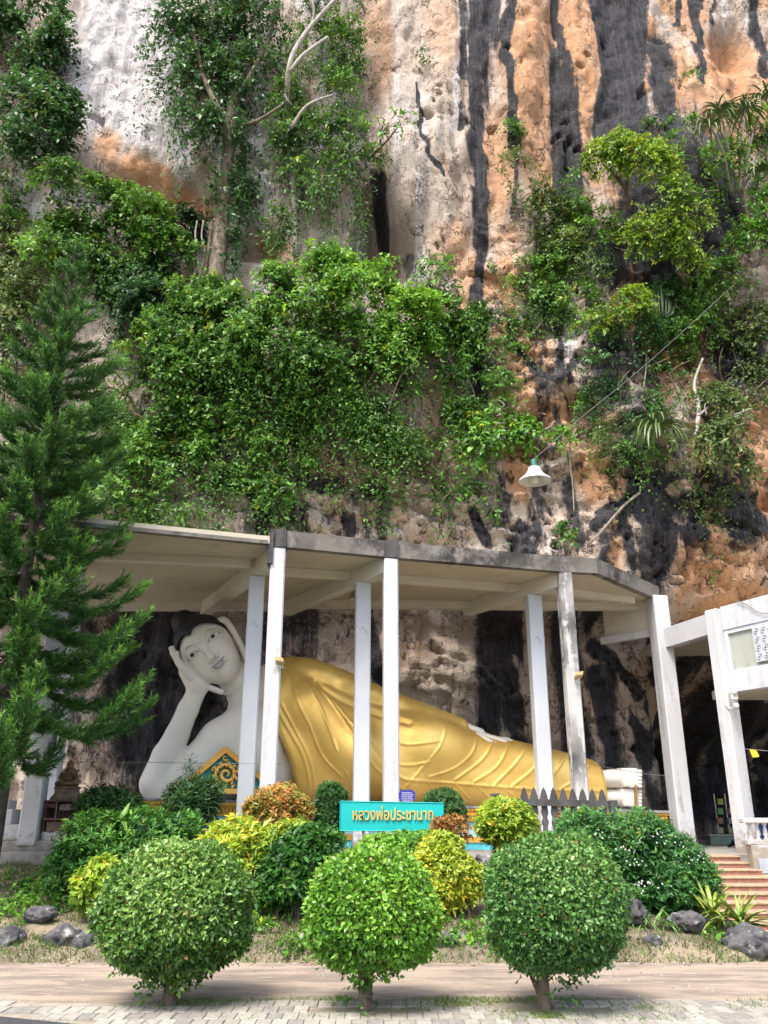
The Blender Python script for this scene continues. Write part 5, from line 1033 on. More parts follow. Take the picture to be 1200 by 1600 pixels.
# ------------------------------------------------------------------ garden
def bush(name, label, cat, blobs, Y, n_tw, L, pal, seed, per=7, shell=.72, trunk=None, group=None, wr=.55, up=.5, droop=.15, gate=None, mat=LEAF, bright=0., thick=1.0, core=True, flowers=0, twl=1.6, trunk_mat=BARK, extra=None, foot=None, gs=1.0):
    rg = np.random.default_rng(seed); Cc, Rr = [], []
    for b in blobs:
        c = P(b[0], b[1], Y+(b[4] if len(b) > 4 else 0)); u = mpp(c); Cc.append(c); Rr.append((b[2]*u*.87, b[2]*u*.87*thick, b[3]*u*.88))
    Cc, Rr = np.array(Cc), np.array(Rr); bx, by_ = (foot[0], foot[1]) if foot else (Cc[:, 0].mean(), Cc[:, 1].mean()); t = thing(name, label, cat, (bx, by_, float(gz(bx, by_)) if by_ < 16.5 else .95), group)
    gb = np.array(t.location)
    parts = [clumps(Cc, Rr, n_tw, per, L, pal, rg, shell, up, droop, gate, wr=wr, bright=bright, twl=twl, facing=False, gs=gs)]
    parts.append(clumps(Cc, Rr*.8, n_tw//3, per, L*1.3, [tuple(x) for x in pal], rg, .5, up, droop, None, wr=wr*1.2, bright=bright-.2, twl=twl, facing=False))  # inner layer tinted darker, painted shade in the depth of the bush
    if extra: parts.append(extra(Cc, Rr, rg))
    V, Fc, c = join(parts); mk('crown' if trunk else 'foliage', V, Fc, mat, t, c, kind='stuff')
    tr = MB()
    if trunk:
        for (p, q, r0, r1) in trunk: tr.tube(spline([gb+np.array(p)-[0, 0, .08], gb+(np.array(p)+np.array(q))/2+rg.normal(size=3)*.02, gb+np.array(q)], 7), np.linspace(r0, r1, 7), 8)
        tr.build('trunk', trunk_mat, t, True)
    else:
        for i in range(len(Cc)):
            for k in range(4): tr.tube([(Cc[i, 0]+rg.normal()*.08, Cc[i, 1]+rg.normal()*.08, gb[2]-.05), Cc[i]+rg.normal(size=3)*Rr[i]*.15-[0, 0, Rr[i, 2]*.3], Cc[i]+rg.normal(size=3)*Rr[i]*.5], [.02, .014, .006], 5, False)
        tr.build('stem', BARK, t, True, kind='stuff')
    if flowers:
        k = rg.integers(0, len(Cc), flowers); u = unit(rg.normal(size=(flowers, 3))); u[:, 2] = np.abs(u[:, 2])*.9; u[:, 1] = -np.abs(u[:, 1]); u = unit(u); p = Cc[k]+u*Rr[k]*1.04; fl = []
        for a in range(5): w = a*2*math.pi/5; d = np.stack([np.full(flowers, math.cos(w)), np.full(flowers, -.25), np.full(flowers, math.sin(w))], 1)+rg.normal(size=(flowers, 3))*.15; fl.append(leaf_mesh(p, d, u+[0, -.3, .3], .017, .013, np.full((flowers, 3), .8)))
        V, Fc, c = join(fl); mk('flowers', V, Fc, LEAF, t, c, kind='stuff')
    return t
def topiary(label, cx, y0, y1, rx, Y, base_px, pal, seed, trunk, n, sq=2.0, bright=0., L=.055):
    """clipped ball: leaves on a flattened super ellipsoid"""
    rg = np.random.default_rng(seed); c = P(cx, (y0+y1)/2, Y); u = mpp(c); top = P(cx, y0, Y)[2]; bot = P(cx, y1, Y)[2]; R = np.array([rx*u, rx*u*.97, (top-bot)/2]); c = np.array([c[0], Y, bot+(top-bot)*.43])
    f = PZ(*base_px, 0); t = thing('topiary_bush', label, 'topiary', (f[0], Y, 0), 'clipped round bushes along the path')
    d = unit(rg.normal(size=(n, 3))); q = (np.abs(d)**sq).sum(1)**(-1/sq); d = d*q[:, None]; d[:, 2] = np.where(d[:, 2] < -.88, -.88-.25*(np.abs(d[:, 2])-.88), d[:, 2])
    lump = 1+.065*vn(d[:, 0]*2, d[:, 1]*2, d[:, 2]*2, seed)+.035*vn(d[:, 0]*5, d[:, 1]*5, d[:, 2]*5, seed)+.03*vn(d[:, 0]*10, d[:, 1]*10, d[:, 2]*10, seed+1)
    layer = rg.random(n); gap = sst(.45, .75, vn(d[:, 0]*9, d[:, 1]*9, d[:, 2]*9, seed+3)); rr = lump*(1.0-.22*layer**1.8-.10*gap)+.045*np.maximum(rg.normal(size=n), 0)*(rg.random(n) < .15)
    asym = np.where(d[:, 2] > 0, 1.14, .86); o = c+d*R*rr[:, None]*np.stack([np.ones(n), np.ones(n), asym], 1); nrm_ = unit(d/R**1)
    ld = unit(rg.normal(size=(n, 3))*.8+nrm_*.35+[0, 0, -.25]); ln = unit(nrm_*.8+rg.normal(size=(n, 3))*.6+[0, 0, .3])
    patch = vn(o[:, 0]*2.2, o[:, 1]*2.2, o[:, 2]*2.2, seed+5); tcol = .42+bright+.20*patch+rg.normal(size=n)*.17+.14*d[:, 2]  # colour lightens towards the crown top, light from above painted in
    LL = L*(.7+.7*rg.random(n)); cc = palette(pal, tcol); od = rg.random(n); cc[od < .012] = [.30, .19, .07]; cc[(od > .95) & (d[:, 2] > -.2)] *= [1.5, 1.3, 1.2]; V, Fc, cc = leaf_mesh(o, ld, ln, LL, LL*.62, cc)
    ks = 46; dk_ = unit(rg.normal(size=(ks, 3))+[0, -.3, .5]); p0 = c+dk_*R*.98; sh_ = []
    for q_ in range(ks): ln_ = rg.uniform(.05, .14); t_ = np.linspace(.1, 1, 7)[:, None]; dd_ = unit(dk_[q_]+rg.normal(size=3)*.4+[0, 0, .3]); sh_.append(leaf_mesh(p0[q_]+dd_*ln_*t_, unit(rg.normal(size=(7, 3))*.7+dd_*.8), rg.normal(size=(7, 3))*.5+[0, -.2, .8], L*.95, L*.55, palette(pal, .62+.15*rg.normal(size=7))))
    V, Fc, cc = join([(V, Fc, cc)]+sh_)
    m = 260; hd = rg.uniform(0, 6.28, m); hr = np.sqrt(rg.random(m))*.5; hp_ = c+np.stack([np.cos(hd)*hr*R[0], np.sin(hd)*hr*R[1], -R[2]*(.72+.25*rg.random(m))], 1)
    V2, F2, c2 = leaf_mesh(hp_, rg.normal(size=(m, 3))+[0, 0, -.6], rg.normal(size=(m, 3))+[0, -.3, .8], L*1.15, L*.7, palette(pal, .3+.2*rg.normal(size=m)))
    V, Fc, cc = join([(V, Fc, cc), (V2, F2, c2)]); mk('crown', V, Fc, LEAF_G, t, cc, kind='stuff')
    b = MB(); fp = np.array([f[0], Y, 0.])
    for pts, r0, r1 in trunk: pp = spline([fp+np.array(x) for x in pts], 9); b.tube(pp, np.linspace(r0, r1, 9), 9)
    b.build('trunk', BARK, t, True)
    for k in range(26):
        a = rg.uniform(0, 6.28); MB
    br = MB()
    for k in range(24):
        a = rg.uniform(0, 6.28); e = c+np.array([math.cos(a)*R[0]*.7, math.sin(a)*R[1]*.7, R[2]*rg.uniform(-.4, .6)]); s0 = fp+np.array([0, 0, .35]); br.tube(spline([s0, (s0+e)/2+rg.normal(size=3)*.05, e], 6), np.linspace(.02, .005, 6), 5, False)
    br.build('branches', BARK, t, True, kind='stuff'); return t, fp
TOP1 = [(.028, .088, .016), (.11, .245, .040), (.36, .52, .14)]
TOP2 = [(.040, .14, .012), (.14, .34, .030), (.38, .60, .09)]
TOP3 = [(.026, .090, .020), (.09, .225, .045), (.27, .45, .13)]
_, f1 = topiary('broad squat clipped bush nearest the left with leaves down to its foot', 277, 1311, 1524, 119, 9.48, (265, 1570), TOP1, 31, [([(0, 0, -.05), (.0, 0, .2), (.03, 0, .5)], .075, .06), ([(-.05, 0, 0), (-.02, .02, .3), (-.06, 0, .5)], .04, .03)], 31000, 2.1, .04, .050)
_, f2 = topiary('bright green clipped bush with a bare slanting stem below the turquoise board', 581, 1323, 1514, 101, 9.2, (572, 1582), TOP2, 32, [([(0, 0, -.05), (.02, 0, .25), (.06, 0, .55)], .05, .04), ([(-.03, .0, 0), (-.05, 0, .3), (-.04, 0, .55)], .035, .03)], 25000, 2.35, .02, .051)
_, f3 = topiary('dark green clipped dome on a thick single trunk before the flowering bush', 866, 1302, 1518, 108, 9.2, (852, 1580), TOP3, 33, [([(0, 0, -.05), (-.01, 0, .2), (.0, 0, .55)], .066, .058), ([(-.05, 0, .15), (-.13, 0, .35), (-.16, 0, .5)], .025, .018)], 34000, 2.25, .0, .043)
# leafy suckers at the feet of the clipped bushes
for f, lb, n_, sc, pal_ in ((f1, 'leafy suckers round the foot of the left clipped bush', 420, .16, TOP1), (f2, 'thin leafy sucker beside the stem of the middle clipped bush', 130, .10, TOP3), (f3, 'few dark sucker leaves by the trunk of the right clipped bush', 70, .07, TOP3)):
    rg = np.random.default_rng(n_); c0 = f+np.array([-.10 if n_ == 130 else (.17 if n_ == 70 else 0), -.02, .16]); V, Fc, c = clumps([c0, c0+[0, 0, .14]], [(sc, sc, .16)]*2, n_//7, 7, .06, pal_, rg, .2, .3, .3, None, facing=False, wr=.6, bright=-.05)
    o = mk('sucker_shoot', V, Fc, LEAF, None, c, loc=f, kind='stuff'); tag(o, lb, 'shoots')

FINE = [(.016, .075, .012), (.045, .165, .020), (.12, .32, .04)]
bush('spreading_bush', 'low spreading fine leaved green bush left of the broad clipped bush', 'bush', [(140, 1330, 68, 50), (228, 1310, 72, 42), (112, 1350, 42, 46), (180, 1352, 82, 44), (278, 1304, 32, 32)], 14.2, 4200, .085, FINE, 51, up=.9, wr=.3, gate=-.25, bright=.08, gs=1.6)
bush('croton_bush', 'yellow and lime croton bush in front of the orange leaved bush', 'bush', [(425, 1336, 52, 32), (370, 1334, 46, 34), (348, 1356, 40, 28), (400, 1362, 45, 38), (455, 1322, 34, 24)], 13.8, 1700, .13, LIME_L, 52, up=.8, wr=.33, bright=.22, extra=lambda Cc, Rr, rg: clumps(Cc, Rr, 500, 7, .13, YEL, rg, .75, .8, .15, None, wr=.33, facing=False, twl=1.6, bright=.1))
bush('yellow_shrublet', 'little yellow green shrub left of the broad clipped bush foot', 'bush', [(150, 1388, 32, 26), (165, 1370, 22, 20)], 13.2, 300, .09, LIME_L, 53, bright=.15)
bush('dark_round_bush', 'dense dark green bush between the yellow croton and the bright clipped bush', 'bush', [(462, 1352, 56, 54), (490, 1325, 40, 30), (435, 1370, 34, 42)], 13.4, 2200, .09, FINE, 54, wr=.45, bright=-.05)
bush('orange_leaved_bush', 'round bush with orange and red young leaves before the white columns', 'bush', [(435, 1266, 44, 32), (412, 1270, 28, 26), (458, 1270, 26, 24)], 15.4, 1500, .09, [(.09, .18, .03), (.28, .27, .05), (.50, .25, .07)], 55, wr=.35, up=.9, bright=.15, gs=2)
bush('feathery_shrub', 'feathery dark shrub standing before the gable panel', 'shrub', [(302, 1264, 34, 34), (314, 1252, 24, 28), (286, 1256, 22, 24)], 15.6, 1300, .10, DEEP, 56, wr=.16, up=1.0, bright=.1, gate=-.1, twl=2.4, extra=lambda Cc, Rr, rg: clumps([Cc[0]+[-.12, 0, .62], Cc[0]+[-.06, 0, .5]], [(.05, .05, .22)]*2, 40, 7, .08, DEEP, rg, .2, 1.2, .1, None, wr=.16, facing=False))
bush('clipped_column_bush', 'dark clipped cylindrical bush left of the turquoise board', 'topiary', [(519, 1252, 27, 26), (518, 1275, 27, 26), (515, 1297, 22, 22)], 15.6, 2600, .055, DEEP, 57, wr=.3, up=.6, bright=.25, shell=.8)
bush('clipped_dome_bush', 'dark clipped dome bush behind the right end of the turquoise board', 'topiary', [(690, 1262, 31, 30), (700, 1275, 26, 26)], 16.2, 1800, .055, DEEP, 58, wr=.3, up=.6, bright=.25, shell=.8)
bush('lime_ball_bush', 'rounded lime green bush left of the picket fence', 'bush', [(795, 1283, 40, 29), (780, 1294, 32, 26), (812, 1296, 26, 24), (793, 1318, 22, 20)], 15.2, 1700, .075, LIME_L, 59, wr=.4, up=.8, bright=-.05)
bush('flowering_bush', 'big dark green bush sprinkled with small white flowers beside the steps', 'bush', [(925, 1308, 56, 36), (1000, 1320, 66, 44), (960, 1350, 70, 50), (1050, 1355, 58, 50), (1020, 1395, 75, 46), (1085, 1385, 32, 36)], 13.9, 5200, .085, [(.016, .085, .018), (.045, .165, .034), (.12, .30, .07)], 60, wr=.30, up=.8, gate=-.3, flowers=330, bright=.05, gs=1.5)
bush('yellow_bush', 'bright yellow leaved bush right of the middle clipped bush', 'bush', [(702, 1356, 48, 32), (692, 1386, 42, 30), (727, 1374, 28, 26), (697, 1326, 30, 20)], 13.5, 1700, .08, [(.13, .24, .02), (.36, .46, .035), (.66, .64, .07)], 61, wr=.4, up=.8, bright=.05)
bush('orange_tipped_shrub', 'thin orange tipped shrub rising before the right end of the board', 'shrub', [(712, 1298, 22, 18), (690, 1300, 16, 14)], 14.4, 300, .075, ORG, 62, wr=.3, up=1.0, gate=-.2)
bush('low_green_bush', 'low glossy green bush under the turquoise board', 'bush', [(640, 1330, 44, 18), (600, 1334, 34, 16), (672, 1327, 26, 16)], 14.4, 1100, .10, BRIGHT, 63, wr=.4, up=.6)
bush('shade_weeds', 'dark bushy weeds beside the old shrine cabinet', 'plants', [(165, 1256, 40, 20), (150, 1270, 26, 18), (190, 1266, 26, 16)], 16.5, 520, .10, DEEP, 64, wr=.35, up=.8, bright=.1)
t = thing('broad_leaved_plant', 'pale broad leaved plant rising out of the spreading bush', 'plant', tuple(P(185, 1300, 14.2))); rg = np.random.default_rng(9); PALEG = plain('pale_leaf', (.14, .28, .06), .45, var=.25, bs=0)
rosette(t, P(187, 1292, 13.95), 18, .42, .12, rg, (.4, 1.2), (.3, 1.4), PALEG)
for i, (x, y, Y, n, lb) in enumerate([(1158, 1446, 12.9, 30, 'spiky bromeliad with yellow green straps on the rock below the steps'), (1112, 1425, 13.2, 20, 'leaning bromeliad between the flowering bush and the spiky one'), (1120, 1440, 13.0, 14, 'small bromeliad low in front of the leaning one')]):
    t = thing('bromeliad', lb, 'plant', tuple(P(x, y, Y)), 'bromeliads beside the steps'); rosette(t, P(x, y, Y), n, .55 if i < 2 else .4, .065, rg, (.25, 1.0), (.15, 1.6), AGAVE)
t = thing('grass_clump', 'clump of long arching grass blades under the flowering bush', 'grass', tuple(P(1005, 1450, 13.0)))
for k in range(3): rosette(t, P(1000+k*22, 1450, 13.0), 20, .42, .022, rg, (.8, 1.8), (.5, 1.8), PALEG, 'blade')

# rocks
def rockm(name, dk):
    m, n, l, b = nodes(name); t = noise(n, l, 7, 7, rough=.65); c = mixc(n, l, ramp(n, l, t, .40, .6), dk, (.11, .108, .11)); c = mixc(n, l, ramp(n, l, noise(n, l, 5, 6), .58, .70), c, (.33, .315, .30)); l.new(c, b.inputs['Base Color']); b.inputs['Roughness'].default_value = .95; bump(n, l, b, noise(n, l, 18, 6), .8, .04); return m
RK = rockm('grey_rock', (.045, .045, .05)); RKP = rockm('pale_rock', (.26, .25, .23))
for i, (x, y, rx, ry, Y, pale, lb) in enumerate([(15, 1472, 24, 20, 12.35, 0, 'dark rock cut by the left edge beside the path'), (98, 1472, 36, 21, 12.4, 0, 'long black rock at the path edge left of the broad clipped bush'), (131, 1476, 22, 17, 12.3, 0, 'grey rock touching the right end of the long black rock'), (62, 1430, 26, 13, 13.2, 0, 'brownish rock among weeds above the long black rock'), (405, 1484, 16, 8, 12.3, 1, 'pale flat rock right of the broad clipped bush'), (473, 1478, 13, 15, 12.3, 1, 'upright grey rock left of the middle clipped bush'), (697, 1478, 17, 19, 12.3, 0, 'dark rock right of the middle clipped bush'), (744, 1487, 8, 10, 12.2, 1, 'pale squared stone near the right clipped bush'), (722, 1464, 9, 6, 12.7, 1, 'small pale stone above the dark rock'), (1019, 1475, 16, 13, 12.4, 0, 'small grey rock below the grass clump'), (1169, 1478, 38, 30, 12.3, 0, 'large lichen blotched boulder under the bromeliads'), (756, 1345, 14, 9, 14.6, 1, 'grey stone beside the yellow bush'), (756, 1372, 9, 8, 14.0, 1, 'small grey stone under the round lime bush'), (985, 1425, 26, 20, 13.1, 0, 'dark rock in shade under the flowering bush'), (1075, 1440, 30, 16, 12.9, 0, 'brown rock under the leaning bromeliad'), (1050, 1478, 22, 9, 12.5, 1, 'tan flat rock between weeds by the path')]):
    c = P(x, y, Y); u = mpp(c); bm = bmesh.new(); bmesh.ops.create_icosphere(bm, subdivisions=4, radius=1); V = np.array([v.co[:] for v in bm.verts]); Fc = np.array([[v.index for v in f.verts] for f in bm.faces], np.int32); bm.free()
    d = .28*fbm(V[:, 0]*1.3+i*5, V[:, 1]*1.3, V[:, 2]*1.3, 3, 120)+.20*(1-np.abs(fbm(V[:, 0]*2.2+i*3, V[:, 1]*2.2, V[:, 2]*2.2, 4, 121))*2.2)+.08*fbm(V[:, 0]*7+i, V[:, 1]*7, V[:, 2]*7, 3, 122)
    V = V*(.85+d)[:, None]*np.array([rx*u, min(rx, ry*1.3)*u, ry*u*1.1]); g = float(gz(c[0], c[1])); tag(mk('rock', c+V, Fc, RKP if pale else RK, smooth=True, loc=(c[0], c[1], g)), lb, 'rock', 'rocks along the bank')

# ground cover: grass and weeds on bank, verge and between pavers
rg = np.random.default_rng(77)
def scatter(n, xr, yr, dens): 
    x = rg.uniform(*xr, n); y = rg.uniform(*yr, n); k = dens(x, y) > rg.random(n); return x[k], y[k]
def blades(name, x, y, h, w, pal, lean=.5, z=None):
    n = len(x); z = gz(x, y) if z is None else z; b = np.stack([x, y, z-.01], 1); d = unit(np.stack([rg.normal(size=n)*lean, rg.normal(size=n)*lean-.1, np.ones(n)], 1)); s = unit(np.cross(d, rg.normal(size=(n, 3)))); L = (h*(.5+.9*rg.random(n)))[:, None]
    mid = b+d*L*.55; tip = b+d*L+np.stack([rg.normal(size=n)*.4, rg.normal(size=n)*.4, -.15*np.ones(n)], 1)*L*.5
    V = np.stack([b-s*w/2, b+s*w/2, mid+s*w*.35, mid-s*w*.35, tip], 1).reshape(-1, 3); i = np.arange(n)[:, None]*5; Fc = np.concatenate([i+[[0, 1, 2]], i+[[0, 2, 3]], i+[[3, 2, 4]]], 1).reshape(-1, 3)
    t = .4+.3*vn(x*1.5, y*1.5, 0, 130)+rg.normal(size=n)*.2; return tag(mk(name, V, Fc, LEAF, None, np.repeat(palette(pal, t), 5, 0), loc=(0, float(np.mean(y)), 0)), None, None, None, 'stuff')
GR = [(.14, .125, .055), (.085, .13, .03), (.08, .18, .03), (.16, .26, .06)]
x, y = scatter(70000, (-7, 6), (11.9, 16.4), lambda x, y: np.clip(.28+.75*vn(x*1.1, y*1.3, 0, 140)+.3*vn(x*4, y*4, 0, 141)+.5*(y < 12.5), 0, 1)*(x < 5.1)); blades('bank_grass', x, y, .10, .012, GR); tag(bpy.data.objects['bank_grass'], 'thin dry and green grass on the bank', 'grass')
x, y = scatter(26000, (-4.6, 4.6), (8.7, 9.8), lambda x, y: np.clip(-.05+.6*np.exp(-((y-9.6)/.12)**2)*(vn(x*.8, 0, 0, 150) > -.1)+.9*vn(x*1.6, y*3, 0, 151)*(.2+1.1*sst(-1.5, .8, x))+.35*np.exp(-(((x+2.1)/.7)**2+((y-9.4)/.2)**2))+.3*np.exp(-(((x-.1)/.6)**2+((y-9.1)/.25)**2)), 0, 1)); blades('verge_grass', x, y, .05, .009, [(.10, .14, .03), (.12, .21, .035), (.19, .28, .06)], .8, np.full(len(x), .005)); tag(bpy.data.objects['verge_grass'], 'short grass growing over the pavers and path edge', 'grass')
# small leafy weeds
wx_, wy_ = scatter(4200, (-6.5, 6), (11.95, 15.8), lambda x, y: np.clip(.18*(y < 13.2)-.05+.95*vn(x*1.1, y*1.3, 0, 160), 0, 1)*(x < 5.6)); C_ = np.stack([wx_, wy_, gz(wx_, wy_)+.04], 1)
V, Fc, c = clumps(C_, np.full((len(C_), 3), .09), len(C_)*4, 6, .06, BRIGHT, rg, .1, .8, .1, None, wr=.6, facing=False, twl=1.2)
tag(mk('bank_weeds', V, Fc, LEAF, None, c, loc=(0, 12.6, 0)), 'low leafy weeds along the foot of the bank', 'weeds', None, 'stuff')
# fallen leaves and pale chips
x, y = scatter(900, (-6.5, 6), (11.6, 15.5), lambda x, y: np.full(len(x), .9)); n = len(x); LT = plain('leaf_litter', (.30, .19, .09), .8, var=.5, scale=40, bs=0)
V, Fc, _ = leaf_mesh(np.stack([x, y, np.where(y < 11.95, .01, gz(x, y)+.012)], 1), np.stack([rg.normal(size=n), rg.normal(size=n), rg.normal(size=n)*.12], 1), np.tile([0, 0, 1.], (n, 1))+rg.normal(size=(n, 3))*.2, .07, .04, np.zeros((n, 3))); tag(mk('leaf_litter', V, Fc, LT, loc=(0, 13, 0)), 'fallen brown leaves scattered on the bank', 'leaves', None, 'stuff')

x, y = scatter(5200, (-6.2, 6), (8.7, 12.4), lambda x, y: np.clip(.06+.9*np.exp(-((y-11.95)/.18)**2)+.55*np.exp(-((y-9.62)/.12)**2)+.25*(vn(x*1.2, y*2, 0, 180) > .3), 0, 1)); n = len(x); rr_ = .008+.022*rg.random(n)**3; z0 = np.where(y < 11.95, .004, gz(x, y))
b4 = np.array([[1, 0, -.3], [-.5, .87, -.3], [-.5, -.87, -.3], [0, 0, .8]]); an = rg.uniform(0, 6.28, n); rot = np.stack([np.cos(an)[:, None]*b4[:, 0]-np.sin(an)[:, None]*b4[:, 1], np.sin(an)[:, None]*b4[:, 0]+np.cos(an)[:, None]*b4[:, 1], np.tile(b4[:, 2], (n, 1))], -1)
V = (np.stack([x, y, z0], 1)[:, None]+rot*rr_[:, None, None]).reshape(-1, 3); i = np.arange(n)[:, None]*4; Fc = np.concatenate([i+[[0, 1, 3]], i+[[1, 2, 3]], i+[[2, 0, 3]]], 1).reshape(-1, 3)
tag(mk('gravel', V, Fc, plain('gravel_chip', (.40, .37, .33), .9, var=.7, scale=25, bs=0), loc=(0, 11, 0)), 'loose gravel and grit along both edges of the path', 'gravel', None, 'stuff')

# ------------------------------------------------------------------ lamps, wires, flags, things in the cave
LY = 17.0
c = P(836, 752, LY); u = mpp(c)
lamp = thing('pendant_lamp', 'white enamel pendant lamp with a green neck hanging on a cable before the cliff', 'lamp', tuple(c))
lm = MB().lathe([(25*u, 0), (24.5*u, 3*u), (16*u, 10*u), (11*u, 17*u), (9*u, 23*u), (8.5*u, 23*u), (10*u, 16*u), (15*u, 9*u), (23.5*u, 2*u), (25*u, 0)], c, 28).build('shade', ENAMEL, lamp, True)
MB().lathe([(9*u, 22*u), (7*u, 26*u), (5*u, 27*u), (4.5*u, 36*u), (2*u, 38*u), (0, 38*u)], c, 16).build('neck', GREEN_METAL, lamp, True)
MB().lathe([(0, -4*u), (4.5*u, -2*u), (6*u, 3*u), (5*u, 9*u), (3*u, 14*u)], c, 14).build('bulb', plain('frosted_glass', (.75, .74, .68), .3, var=.05), lamp, True)
cbl = MB().tube(spline([c+np.array([0, 0, 37*u]), P(905, 655, 18.3), P(1020, 560, 19.8), Pc(1190, 405, .1)], 30), .007, 5).build('support_cable', WIRE, None, True, loc=Pc(1190, 405, .1)); tag(cbl, 'slack cable running from the pendant lamp up to the right cliff', 'cable')
c = P(553, 936, 20.6); u = mpp(c); bell = thing('ceiling_lamp', 'small dull lamp hanging under the shelter roof near the central columns', 'lamp', tuple(c))
MB().lathe([(8*u, 0), (7*u, 3*u), (4*u, 9*u), (2*u, 13*u), (0, 14*u)], c, 14).build('shade', STEEL, bell, True); MB().tube([c+np.array([0, 0, 13*u]), (c[0], c[1], RZ-.17)], .012, 5).build('rod', STEEL, bell)
for x, y, Y, sx, lb in ((437, 1034, 16.6, -1, 'small yellowed floodlight fixed to the front column by the gold shoulder'), (904, 1056, 18.6, 1, 'small yellowed floodlight on the mottled column')):
    c = P(x, y, Y); t = thing('floodlight', lb, 'floodlight', tuple(c), 'floodlights on the columns'); b = MB().box((c[0]-.09, c[1]-.10, c[2]-.045), (c[0]+.09, c[1]+.07, c[2]+.045), .012); V = np.array(b.v); q = V-c; a = .35; V = c+np.stack([q[:, 0]*math.cos(.2)-q[:, 2]*math.sin(.2)*-sx, q[:, 1], q[:, 2]+q[:, 0]*math.sin(.2)*-sx*-1-q[:, 1]*a], 1); b.v = [tuple(v) for v in V]; b.build('housing', BEIGE, t)
    MB().tube([c+np.array([0, .05, -.03]), c+np.array([-sx*.06, .10, -.10]), c+np.array([-sx*.10, .16, -.10])], .012, 5).build('bracket', STEEL, t, True); MB().tube([c+np.array([-.04*sx, .02, -.04]), c+np.array([-.06*sx, -.02, -.12]), c+np.array([.02, -.02, -.17]), c+np.array([.03, .04, -.12])], .008, 5).build('lead', ENAMEL, t, True)
w = MB().tube(spline([P(0, 1190, 17.2), P(200, 1191, 17.2), P(440, 1194, 17.4)], 12), .005, 4).build('thin_wire', WIRE, None, loc=P(0, 1190, 17.2)); tag(w, 'thin pale wire stretched across the front of the statue chest', 'wire')
w = MB().tube(spline([P(920, 1194, 20.6), P(1000, 1208, 20.9), P(1040, 1212, 21.2)], 10), .006, 4).build('thin_wire', WIRE, None, loc=P(1000, 1205, 20.9)); tag(w, 'thin wire running from the robe end past the toes to the corner column', 'wire')
wr_ = w2b+nrm*.06; w = MB().tube(spline([(*(wr_+d2*.5), 6.30), (*(wr_+d2*.8), 6.14), (*(wr_+d2*1.2), 5.86), (*(wr_+d2*2.2), 5.80)], 12), .010, 5).build('loose_cable', WIRE, None, True, loc=(*wr_, 6)); tag(w, 'loose cable sagging across the white beam of the wing', 'cable')
fl = thing('flag_string', 'string of small coloured flags hung in the mouth of the cave hall', 'bunting', tuple(P(1180, 1180, 18.2)))
MB().tube([P(1162, 1170, 18.4), P(1185, 1172, 18.2), P(1230, 1176, 17.8)], .006, 4).build('cord', WIRE, fl)
for x, y, cc in ((1171, 1171, (.60, .42, .02)), (1200, 1173, (.42, .10, .16)), (1214, 1174, (.05, .2, .4))):
    p = P(x, y, 18.25); MB().add([p, p+(.14, 0, -.01), p+(.17, -.04, -.15), p+(.10, .03, -.17), p+(.03, -.02, -.155)], [(0, 1, 2, 3, 4)]).build('flag', plain('flag_cloth', cc, .8, var=.2, bs=0), fl)
c = P(1070, 1312, 21.9); ch = thing('plastic_chair', 'grey plastic chair in shade at the cave mouth by the corner column', 'chair', (c[0], c[1], .985)); q = np.array([c[0], c[1], .985])
def bxq(a, b, nm): MB().box(q+np.array(a), q+np.array(b), .01).build(nm, DKPLASTIC, ch)
bxq((-.22, -.22, .42), (.22, .22, .455), 'seat')
for sx in (-1, 1):
    for sy in (-1, 1): MB().tube([q+np.array([sx*.19, sy*.19, .42]), q+np.array([sx*.24, sy*.24, 0])], .022, 6).build('leg', DKPLASTIC, ch)
    MB().tube([q+np.array([sx*.2, .2, .45]), q+np.array([sx*.19, .27, .86])], .02, 6).build('back_post', DKPLASTIC, ch)
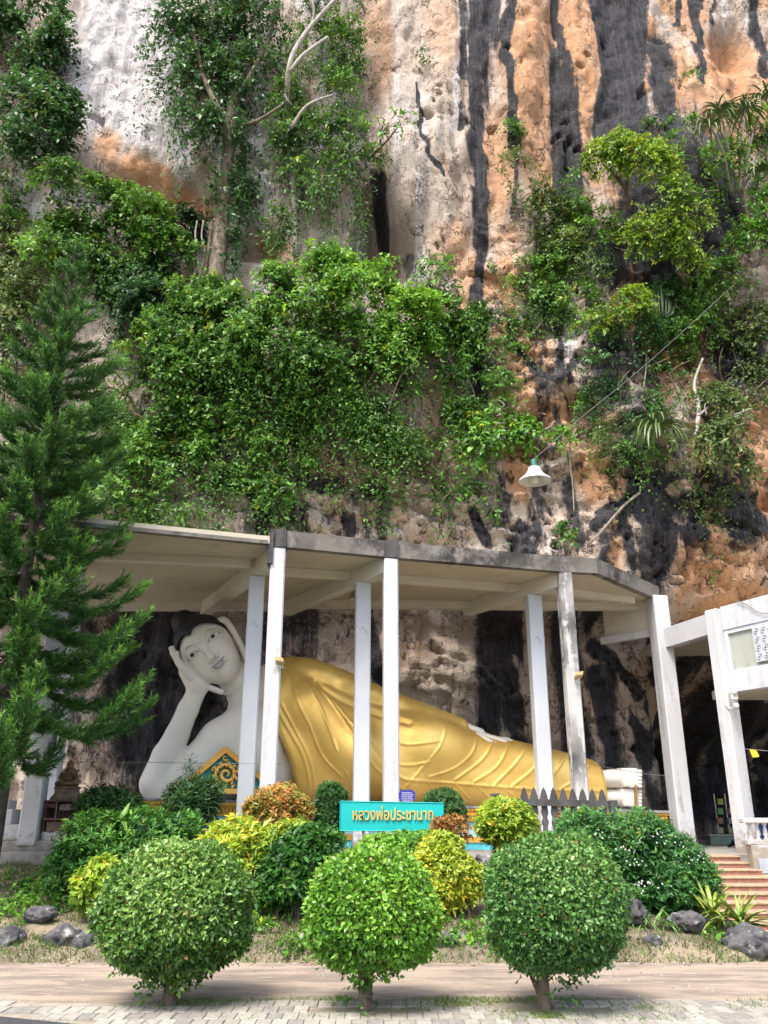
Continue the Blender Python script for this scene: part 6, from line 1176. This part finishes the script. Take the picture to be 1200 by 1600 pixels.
for k in range(4): bxq((-.19+.1*k, .235, .47), (-.13+.1*k, .255, .84), 'slat')
bxq((-.2, .24, .80), (.2, .27, .88), 'backrest')
for i, (x, lb) in enumerate([(1126, 'hanging stand of yellow and green packets in the dark cave, left one'), (1143, 'hanging stand of mixed bright packets in the dark cave, beside the white column')]):
    st = thing('packet_stand', lb, 'stand', tuple(P(x, 1322, 24.5)), 'packet stands in the cave'); p0 = P(x, 1326, 24.5); p1 = P(x, 1240, 24.5); MB().tube([(p0[0], 24.5, .99), (p0[0], 24.5, p1[2])], .02, 6).build('pole', STEEL, st); MB().lathe([(.22, 0), (.20, .03), (.03, .05)], (p0[0], 24.5, .981), 14).build('foot', STEEL, st)
    for k in range(5):
        p = P(x, 1252+k*15, 24.4); MB().box((p[0]-.08, p[1], p[2]-.09), (p[0]+.08, p[1]+.06, p[2]+.07), .012).build('packet', plain('packet_film', random.choice([(.30, .30, .04), (.08, .22, .05), (.22, .10, .04), (.05, .10, .2), (.25, .24, .16)]), .35, var=.3), st)  # packet colours lowered, putting the cave's shade into the film
p = P(1132, 1318, 23.5); tb = thing('display_counter', 'pale green glass display counter at the back of the steps landing', 'counter', (p[0], p[1], .985)); MB().box((p[0]-.35, p[1], .99), (p[0]+.35, p[1]+.4, 1.22), .01).build('case', plain('pale_green_case', (.12, .18, .16), .3, var=.2), tb); MB().box((p[0]-.37, p[1]-.02, 1.222), (p[0]+.37, p[1]+.42, 1.25), .006).build('top', STEEL, tb)
p = P(1190, 1275, 22.0); sh = thing('blue_tarpaulin', 'crumpled blue tarpaulin heaped behind the balustrade', 'tarpaulin', (p[0], p[1], .985)); b = MB(); gxx, gyy = np.meshgrid(np.linspace(-.8, .8, 22), np.linspace(-.5, .5, 14)); hz_ = .985+0.6*np.exp(-(gxx**2/.4+gyy**2/.15))+.10*fbm(gxx*4, gyy*4, 0, 3, 170); mk('sheet', np.stack([p[0]+gxx, p[1]+gyy, hz_], -1), grid_faces(22, 14), plain('blue_sheet', (.012, .04, .17), .4, var=.3), sh, smooth=True)
